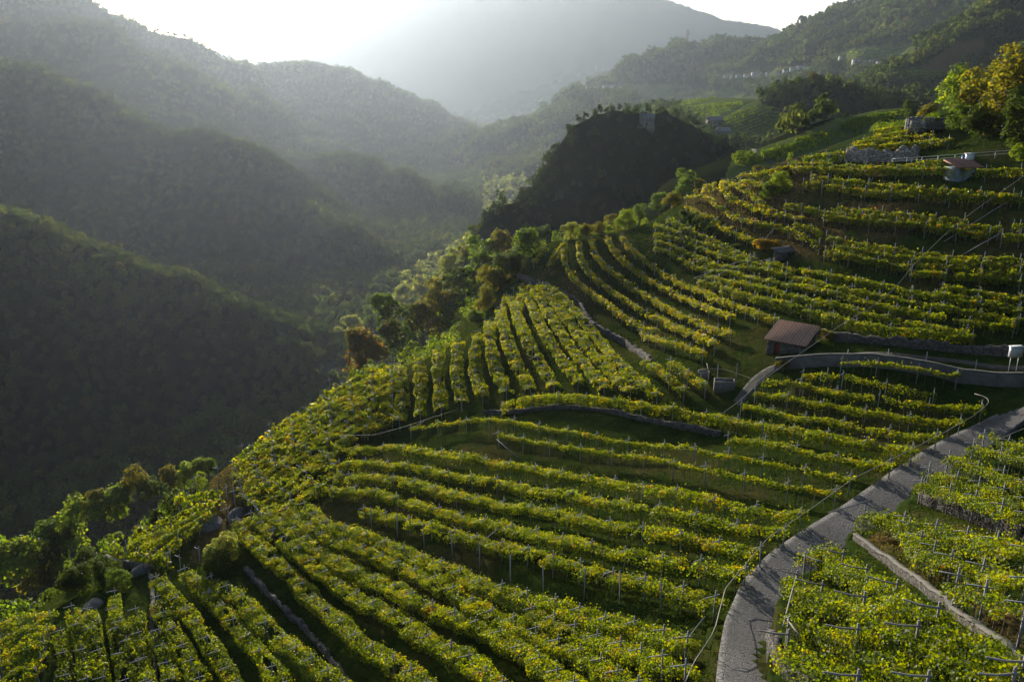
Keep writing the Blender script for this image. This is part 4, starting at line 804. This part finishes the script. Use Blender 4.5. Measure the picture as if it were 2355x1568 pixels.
# barns on the next slope, village houses
def far_house(x, y, w_, d_, h, rh, rz, wm, rm, label, grp, rng=(500, 3000), wins=3):
    P = hit(x, y, 0, rng[1], rng[0])[0]
    gable('house' if grp else 'barn', P+np.array([0, 0, .3]), rz, w_, d_, h, rh, wm, rm, label, 'house' if grp else 'barn', grp, [(-w_/2+w_*(i+1)/(wins+1), h*.62, w_*.09, h*.22) for i in range(wins)] if wins else [])
far_house(1641, 295, 11, 8, 6, 2.6, .3, M['rock'], M['slate'], 'dark two storey barn on a stone base, distant terraces', None, (500, 1100), 2)
far_house(1662, 318, 9, 7, 5, 2.4, .2, M['rock'], M['slate'], 'lower dark barn half sunk behind vines, distant terraces', None, (450, 1100), 1)
GV = 'pale houses of the far village'
for q in [(1668,181,12,9,7,3,.5,'leftmost village house with a pale gable'),(1681,180,10,8,6,3,.9,'small village house right of the leftmost pale gable'),(1697,179,15,9,6,2.5,.2,'low village house, third from the left'),(1716,178,16,10,6,2.2,.1,'village house adjoining the long white block'),(1742,176,38,12,10,2.4,.08,'longest white block in the village'),
 (1766,175,16,12,8,3,.3,'village house just right of the long block'),(1790,171,16,10,7,3,-.3,'village house standing below a pale tree'),(1806,168,14,10,7,3,.2,'village house over the terrace, dark roof'),(1822,164,14,11,8,3,-.2,'tall pale village house, right group'),(1838,161,15,10,8,3,.4,'white village house nearest the wooded knoll'),(1852,158,12,9,6,3,0,'last village house beside the knoll trees'),
 (1934,137,12,9,7,3,.2,'white house by itself on the upper terraces'),(1968,146,18,11,7,3,.1,'upper hamlet house with a wide roof'),(1990,149,14,10,6,3,-.3,'upper hamlet house, middle'),(2003,147,12,9,6,3,.5,'upper hamlet house with a light wall'),(2022,150,14,10,6,3,.1,'upper hamlet house at the right end'),
 (1352,206,12,9,6,2.5,.2,'lone white house left on the middle ridge'),(1372,204,10,8,5,2.5,.4,'small house second on the middle ridge'),(1392,203,20,10,6,1.6,.1,'long glasshouse like building on the middle ridge'),(1408,202,22,10,6,1.6,.05,'bright flat roofed building on the middle ridge'),(1424,204,16,9,6,1.6,.0,'right hand building of the middle ridge group')]:
    far_house(q[0], q[1], *[.85*v for v in q[2:6]], q[6], M['plaster'], M['plaster'] if ('glass' in q[7] or 'flat roofed' in q[7]) else (M['redtile'] if 'dark' not in q[7] else M['darkroof']), q[7], GV, (600, 3600))
# mast on the far hill
P = pt(1370, 158, 5600); b = MB(); b.tube([(0,0,-15),(0,0,40)], 1.3, 5, .5); tag(b.build('mast', M['metal'], None, P), 'thin radio mast on the hazy middle hill', 'mast')
# red tiled building at the upper right
P = hit(2272, 384, 0, 260, 60)[0]; sb = empty('farm_building', P+np.array([0, 1.0, -2.1]), math.radians(10)); tag(sb, 'long low blue grey building with a red tile roof', 'building')
b = MB(); b.box((0, 1.5, .2), (8.6, 3.0, 3.4)); b.build('wall', M['bluegrey'], sb)
r = MB(); r.quadset([(-4.6,-.3,1.85),(4.6,-.3,1.85),(4.6,3.3,2.75),(-4.6,3.3,2.75),(-4.6,-.3,2.0),(4.6,-.3,2.0),(4.6,3.3,2.9),(-4.6,3.3,2.9)], [(0,3,2,1),(4,5,6,7),(0,1,5,4),(1,2,6,5),(2,3,7,6),(3,0,4,7)])
for i in range(30):
    x = -4.5+i*.31; r.quadset([(x,-.42,1.98),(x+.08,-.42,2.08),(x+.2,-.42,2.08),(x+.28,-.42,1.98),(x,3.35,2.93),(x+.08,3.35,3.03),(x+.2,3.35,3.03),(x+.28,3.35,2.93)], [(0,1,5,4),(1,2,6,5),(2,3,7,6),(0,3,2,1)])
r.build('roof', M['redtile'], sb)
P = hit(2214, 374, 0, 260, 60)[0]; b = MB(); b.tube([(0,0,0),(0,0,1.0)], .32, 12); b.tube([(0,0,1.003),(0,0,1.08)], .35, 12, .3); tag(b.build('barrel', M['blue'], None, P), 'blue plastic barrel at the corner of the low building', 'barrel')
P = hit(2228, 371, 0, 260, 60)[0]; b = MB(); b.box((0,0,1.15), (1.5, .9, .06), .3); b.box((0,0,.55), (1.3,.7,1.1), .3, .9); tag(b.build('covered_pallet', M['white'], None, P), 'white sheeted stack behind the blue barrel', 'pallet')
# slate shelter in the dry stone bank, upper right
P = hit(2142, 309, 0, 300, 100)[0]; sh = empty('stone_shelter', P, math.radians(-15)); tag(sh, 'ruined dry stone shelter with a sloping slate roof', 'shelter')
b = MB()
for i in range(9):
    a = math.radians(100+i*20); b.box((-1.2+2.6*math.cos(a), 1.8+2.2*math.sin(a), 1.2), (1.15, .8, 3.4-.18*i), a+math.pi/2, .93)
b.box((1.4, 3.2, 1.2), (4.6, .7, 3.2), 0, .97); b.build('wall', M['pale_stone'], sh)
r = MB()
for j in range(7):
    for i in range(5):
        x = -2.3+i*1.12+(j % 2)*.3; y = -.8+j*.52; r.box((x+rnd.uniform(-.06,.06), y, 1.0+j*.17+rnd.uniform(0,.04)), (1.2, .75, .05), rnd.uniform(-.12, .12))
r.build('roof', M['wood'], sh)
b = MB(); b.tube([(2.6, -.6, -.5), (2.6, -.6, 1.2)], .07); b.build('post', M['wood'], sh)
# little slate shelter on the dry bank
P = hit(1808, 594, 0, 300, 60)[0]; s2 = empty('slate_shelter', P, math.radians(25)); tag(s2, 'little slate roofed shelter dug into the dry grassy bank', 'shelter')
b = MB(); b.box((0, .8, .3), (2.8, 1.8, 1.6)); b.build('wall', M['stone'], s2)
r = MB()
for j in range(4):
    for i in range(4): r.box((-1.5+i*.95, -.2+j*.55, 1.2+j*.12+.02*i), (1.0, .75, .06), rnd.uniform(-.1, .1))
r.build('roof', M['slate'], s2)
b = MB(); b.box((.3, -.13, .35), (.7, .08, 1.1)); b.build('door_opening', M['glass'], s2)
# pump boxes, basins, boulders
def cabinet(x, y, w_, h_, leg, label):
    P = hit(x, y, 0, 300, 60)[0]; root = empty('utility_cabinet', P, .15); tag(root, label, 'cabinet')
    b = MB(); b.box((0, 0, leg+h_/2), (w_, .5, h_)); b.build('cabinet_body', M['metal'], root)
    b = MB(); b.box((0, 0, leg+h_+.05), (w_+.16, .66, .08)); b.build('lid', M['white'], root)
    for s in (-1, 1): b = MB(); b.tube([(s*w_*.35, 0, -.3), (s*w_*.35, 0, leg)], .04); b.build('leg', M['metal'], root)
cabinet(2326, 858, 1.35, 1.15, 1.9, 'grey metal cabinet on two legs by the concrete wall')
cabinet(1907, 376, .75, .95, .55, 'pale metal box standing above the uppermost vine rows')
def basin(x, y, w_, d_, h_, rz, label):
    P = hit(x, y, 0, 300, 60)[0]; b = MB(); t_ = .12
    for (cx, cy, sx, sy) in [(0, -d_/2, w_, t_), (0, d_/2, w_, t_), (-w_/2+t_/2, 0, t_, d_-t_), (w_/2-t_/2, 0, t_, d_-t_)]: b.box((cx, cy, h_/2-.15), (sx, sy, h_+.3))
    b.box((0, 0, .45), (w_-2*t_-.01, d_-t_-.01, .1)); o = b.build('water_trough', M['cap'], None, P+np.array([0, 0, .05])); o.rotation_euler = (0, 0, rz); tag(o, label, 'trough')
basin(1664, 896, 2.5, 1.3, 1.25, -.18, 'open concrete trough between two tall posts by the path')
basin(1617, 868, 1.5, 1.0, .8, -.3, 'smaller concrete trough half hidden by vines')
def boulder(x, y, s, label, sd):
    P = hit(x, y, 0, 300, 60)[0]; bm_ = MB(); n1, n2 = 14, 9; V = []
    for j in range(n2+1):
        ph = math.pi*j/n2
        for i in range(n1):
            th = 2*math.pi*i/n1; d = np.array([math.sin(ph)*math.cos(th), math.sin(ph)*math.sin(th), math.cos(ph)])
            k = .8+.45*float(vnoise(np.array([d[0]*1.6+sd]), np.array([d[1]*1.6+d[2]*1.3]), sd)[0]); V.append(tuple(d*k*np.array(s)))
    bm_.quadset(V, [(j*n1+i, (j+1)*n1+i, (j+1)*n1+(i+1) % n1, j*n1+(i+1) % n1) for j in range(n2) for i in range(n1)])
    o = bm_.build('boulder', M['rock'], None, P); o.rotation_euler = (.25, -.2, sd); tag(o, label, 'rock')
boulder(483, 1206, (1.5, 2.3, .9), 'large smooth boulder in the rocky gully', 1)
boulder(545, 1188, (1.3, 1.1, 1.1), 'boulder under the posts at the gully top', 2); boulder(558, 1212, (1.2, 1.0, .9), 'smaller boulder below the gully top one', 3)
boulder(330, 1312, (1.4, .9, .8), 'rock face at the right end of the steep plot wall', 4); boulder(215, 1395, (1.3, 1.0, .8), 'shaded rock under the dark creeper', 5)
boulder(72, 1392, (1.3, 1.8, .5), 'sunlit flat rock near the golden edge tree', 6); boulder(2275, 1262, (1.0, .7, .5), 'fallen block below the rough boulder wall', 7)
# ------------------------------------------------------------------ hoses, end cables, struts
def cable(pts, h, r, m, name, label, cat, hs=None, sag=0.0, maxr=300):
    Pl = [hit(p[0], p[1], h if hs is None else hs[i], maxr, 24)[0]+np.array([0, 0, h if hs is None else hs[i]]) for i, p in enumerate(pts)]
    Pl, L = resample(np.array(Pl), 1.0, 1); org = Pl[0].copy(); b = MB(); b.tube([p-org for p in Pl], r*.55, 6); tag(b.build(name, m, None, org, True), label, cat)
cable([(1575,1568),(1600,1510),(1640,1460),(1655,1400),(1668,1350),(1720,1290),(1765,1235),(1850,1180),(1905,1140),(1965,1097),(2020,1072),(2090,1035),(2160,1000),(2240,955),(2275,925),(2272,912),(2240,905)], 2.1, .045, M['cable'], 'hose', 'pale hose tied along the row ends beside the lane', 'hose')
cable([(1645,960),(1690,930),(1740,885),(1800,840),(1870,792),(1940,742),(2010,702),(2055,665),(2105,605),(2150,560),(2200,515),(2260,470),(2354,405)], 2.3, .05, M['cable'], 'hose', 'long hose climbing past the hut roof to the top right', 'hose')
cable([(1625,835),(1628,850),(1632,872),(1628,885),(1610,895)], 1.2, .05, M['cable'], 'hose', 'bent pale hose hanging from a post left of the trough', 'hose', hs=[2.3, 1.8, .9, .4, .1])
cable([(1610,848),(1660,847),(1700,860),(1745,876)], 1.6, .03, M['cable'], 'cable', 'thin cable strung over the concrete trough', 'cable')
cable([(2196,862),(2215,855),(2250,866),(2290,868),(2322,862)], .9, .045, M['black'], 'hose', 'black hose looping from the last vine to the grey cabinet', 'hose', hs=[1.8, 1.2, .9, .8, .8])
cable([(1800,1440),(1815,1380),(1832,1320)], 2.0, .07, M['wood'], 'log', 'weathered log leaning along the end of the timber pergola', 'log')
cable([(2120,1160),(2112,1125),(2120,1100),(2145,1082),(2200,1050),(2290,1012),(2354,985)], 2.0, .045, M['cable'], 'hose', 'hose along the row ends on the right side of the lane', 'hose', hs=[.3, 1.4, 2, 2, 2, 2, 2])
cable([(1595,640),(1660,615),(1740,588)], 2.2, .06, M['metal'], 'rail', 'upper steel rail slanting down from the slate shelter', 'rail')
cable([(1600,652),(1668,624),(1735,596)], 2.2, .06, M['metal'], 'rail', 'lower steel rail parallel under the upper one', 'rail')
cable([(780,1000),(860,1000),(940,978),(985,962),(1050,942)], 2.2, .022, M['cable'], 'hose', 'pale hose across the lower edge of the dense flank', 'hose')
for a, b_, h0, h1, lab in [((1142,1010),(1190,1052),2.1,.1,'strut propping the first post of the thin row'),((944,985),(975,968),2.2,2.6,'short beam on the post left of the thin rows'),((2006,1148),(1905,1178),2.0,1.2,'white brace at the lane side row end'),((1580,1470),(1618,1420),.2,2.2,'brace at the foot of the bare strip'),((1370,1340),(1400,1310),1.0,2.2,'slanting brace in the bare strip, middle'),((1115,1240),(1145,1215),1.0,2.2,'slanting brace in the bare strip, left'),((2205,590),(2303,535),.2,2.2,'long white brace on the dark right terraces'),((2170,556),(2345,445),.3,2.0,'thin brace crossing the uppermost terraces'),((1755,555),(1780,525),.1,1.9,'pair of poles leaning on the knoll')]:
    A_ = hit(*a, h0, 300, 24)[0]+np.array([0, 0, h0]); B_ = hit(*b_, h1, 300, 24)[0]+np.array([0, 0, h1])
    if np.linalg.norm(A_-B_) < 14: m = MB(); m.tube([A_-A_, B_-A_], .05, 5); tag(m.build('brace', M['post'], None, A_), lab, 'brace')
# free standing posts
def lone(pts, label, group, h=2.6, wood=False, bar=False):
    for i, (x, y) in enumerate(pts):
        P = hit(x, y, 0, 300, 24)[0]; o = link('post', POSTM['wpost' if wood else 'post'], None, P); o.scale = (1, 1, h/2.6); o.rotation_euler = (rnd.uniform(-.04,.04), rnd.uniform(-.04,.04), rnd.uniform(0, 3)); tag(o, label.replace('#', ORD[i]), 'post', group)
        if bar: c = link('crossbar', POSTM['bar'], o, (0, 0, 2.2))
lone([(855,1218),(914,1235),(976,1260),(1041,1282),(1103,1308),(1174,1340),(1250,1372),(1343,1378),(1425,1390),(1519,1412)], '# bare post from the left along the dark bare strip', 'bare strip posts', 2.8)
lone([(1648,890),(1690,888)], '# tall post beside the concrete trough', 'trough posts', 3.0)
lone([(1900,878),(1885,885),(1946,836),(2040,836),(2126,842),(2240,862)], '# slim post near the curved concrete wall', 'wall side posts', 1.8)
lone([(395,1300),(460,1296),(416,1315),(505,1330)], '# pale post at the bottom of the rocky gully', 'gully posts', 2.3, bar=True)
lone([(537,1140),(542,1175),(523,1165),(530,1215),(505,1120),(448,1140)], '# tall dark pole at the head of the gully', 'gully head poles', 3.4, True, True)
lone([(1208,608),(1180,690),(985,790),(940,812),(900,838),(760,905),(620,1010),(560,1060)], '# post standing out along the valley edge', 'valley edge posts', 3.0, bar=True)
# railing by the upper path
pl = [(2050,380),(2110,377),(2170,373),(2230,369),(2290,365),(2354,360)]
Pl, L = resample(hit(*zip(*pl), rmax=260), 1.0, 3); org = Pl[0].copy(); root = empty('railing', org); tag(root, 'thin metal railing along the path above the top rows', 'railing')
for z in (1.05, .6): m = MB(); m.tube([p-org+np.array([0, 0, z]) for p in Pl], .03, 5); m.build('rail', M['metal'], root)
pm = MB(); pm.tube([(0, 0, -.3), (0, 0, 1.1)], .035, 5); pm = pm.mesh('post', M['metal'])
for p in Pl[::3]: link('post', pm, root, p-org)
# ------------------------------------------------------------------ haze
HZ = [-14200, 14200, -14200, 14200, float(GZ.min())-1.0, float(GZ.max())+20]
b = MB(); b.box(((HZ[0]+HZ[1])/2, (HZ[2]+HZ[3])/2, (HZ[4]+HZ[5])/2), (HZ[1]-HZ[0], HZ[3]-HZ[2], HZ[5]-HZ[4]))
m, t, o = mat('valley_haze'); pv = N(t, 'ShaderNodeVolumePrincipled'); pv.inputs['Color'].default_value = (.68, .82, 1.0, 1); pv.inputs['Density'].default_value = 0.43e-4; pv.inputs['Anisotropy'].default_value = .6
t.links.new(pv.outputs[0], o.inputs['Volume']); hz = b.build('haze', m); tag(hz, 'thin blue haze filling the valley', 'haze', kind='stuff')
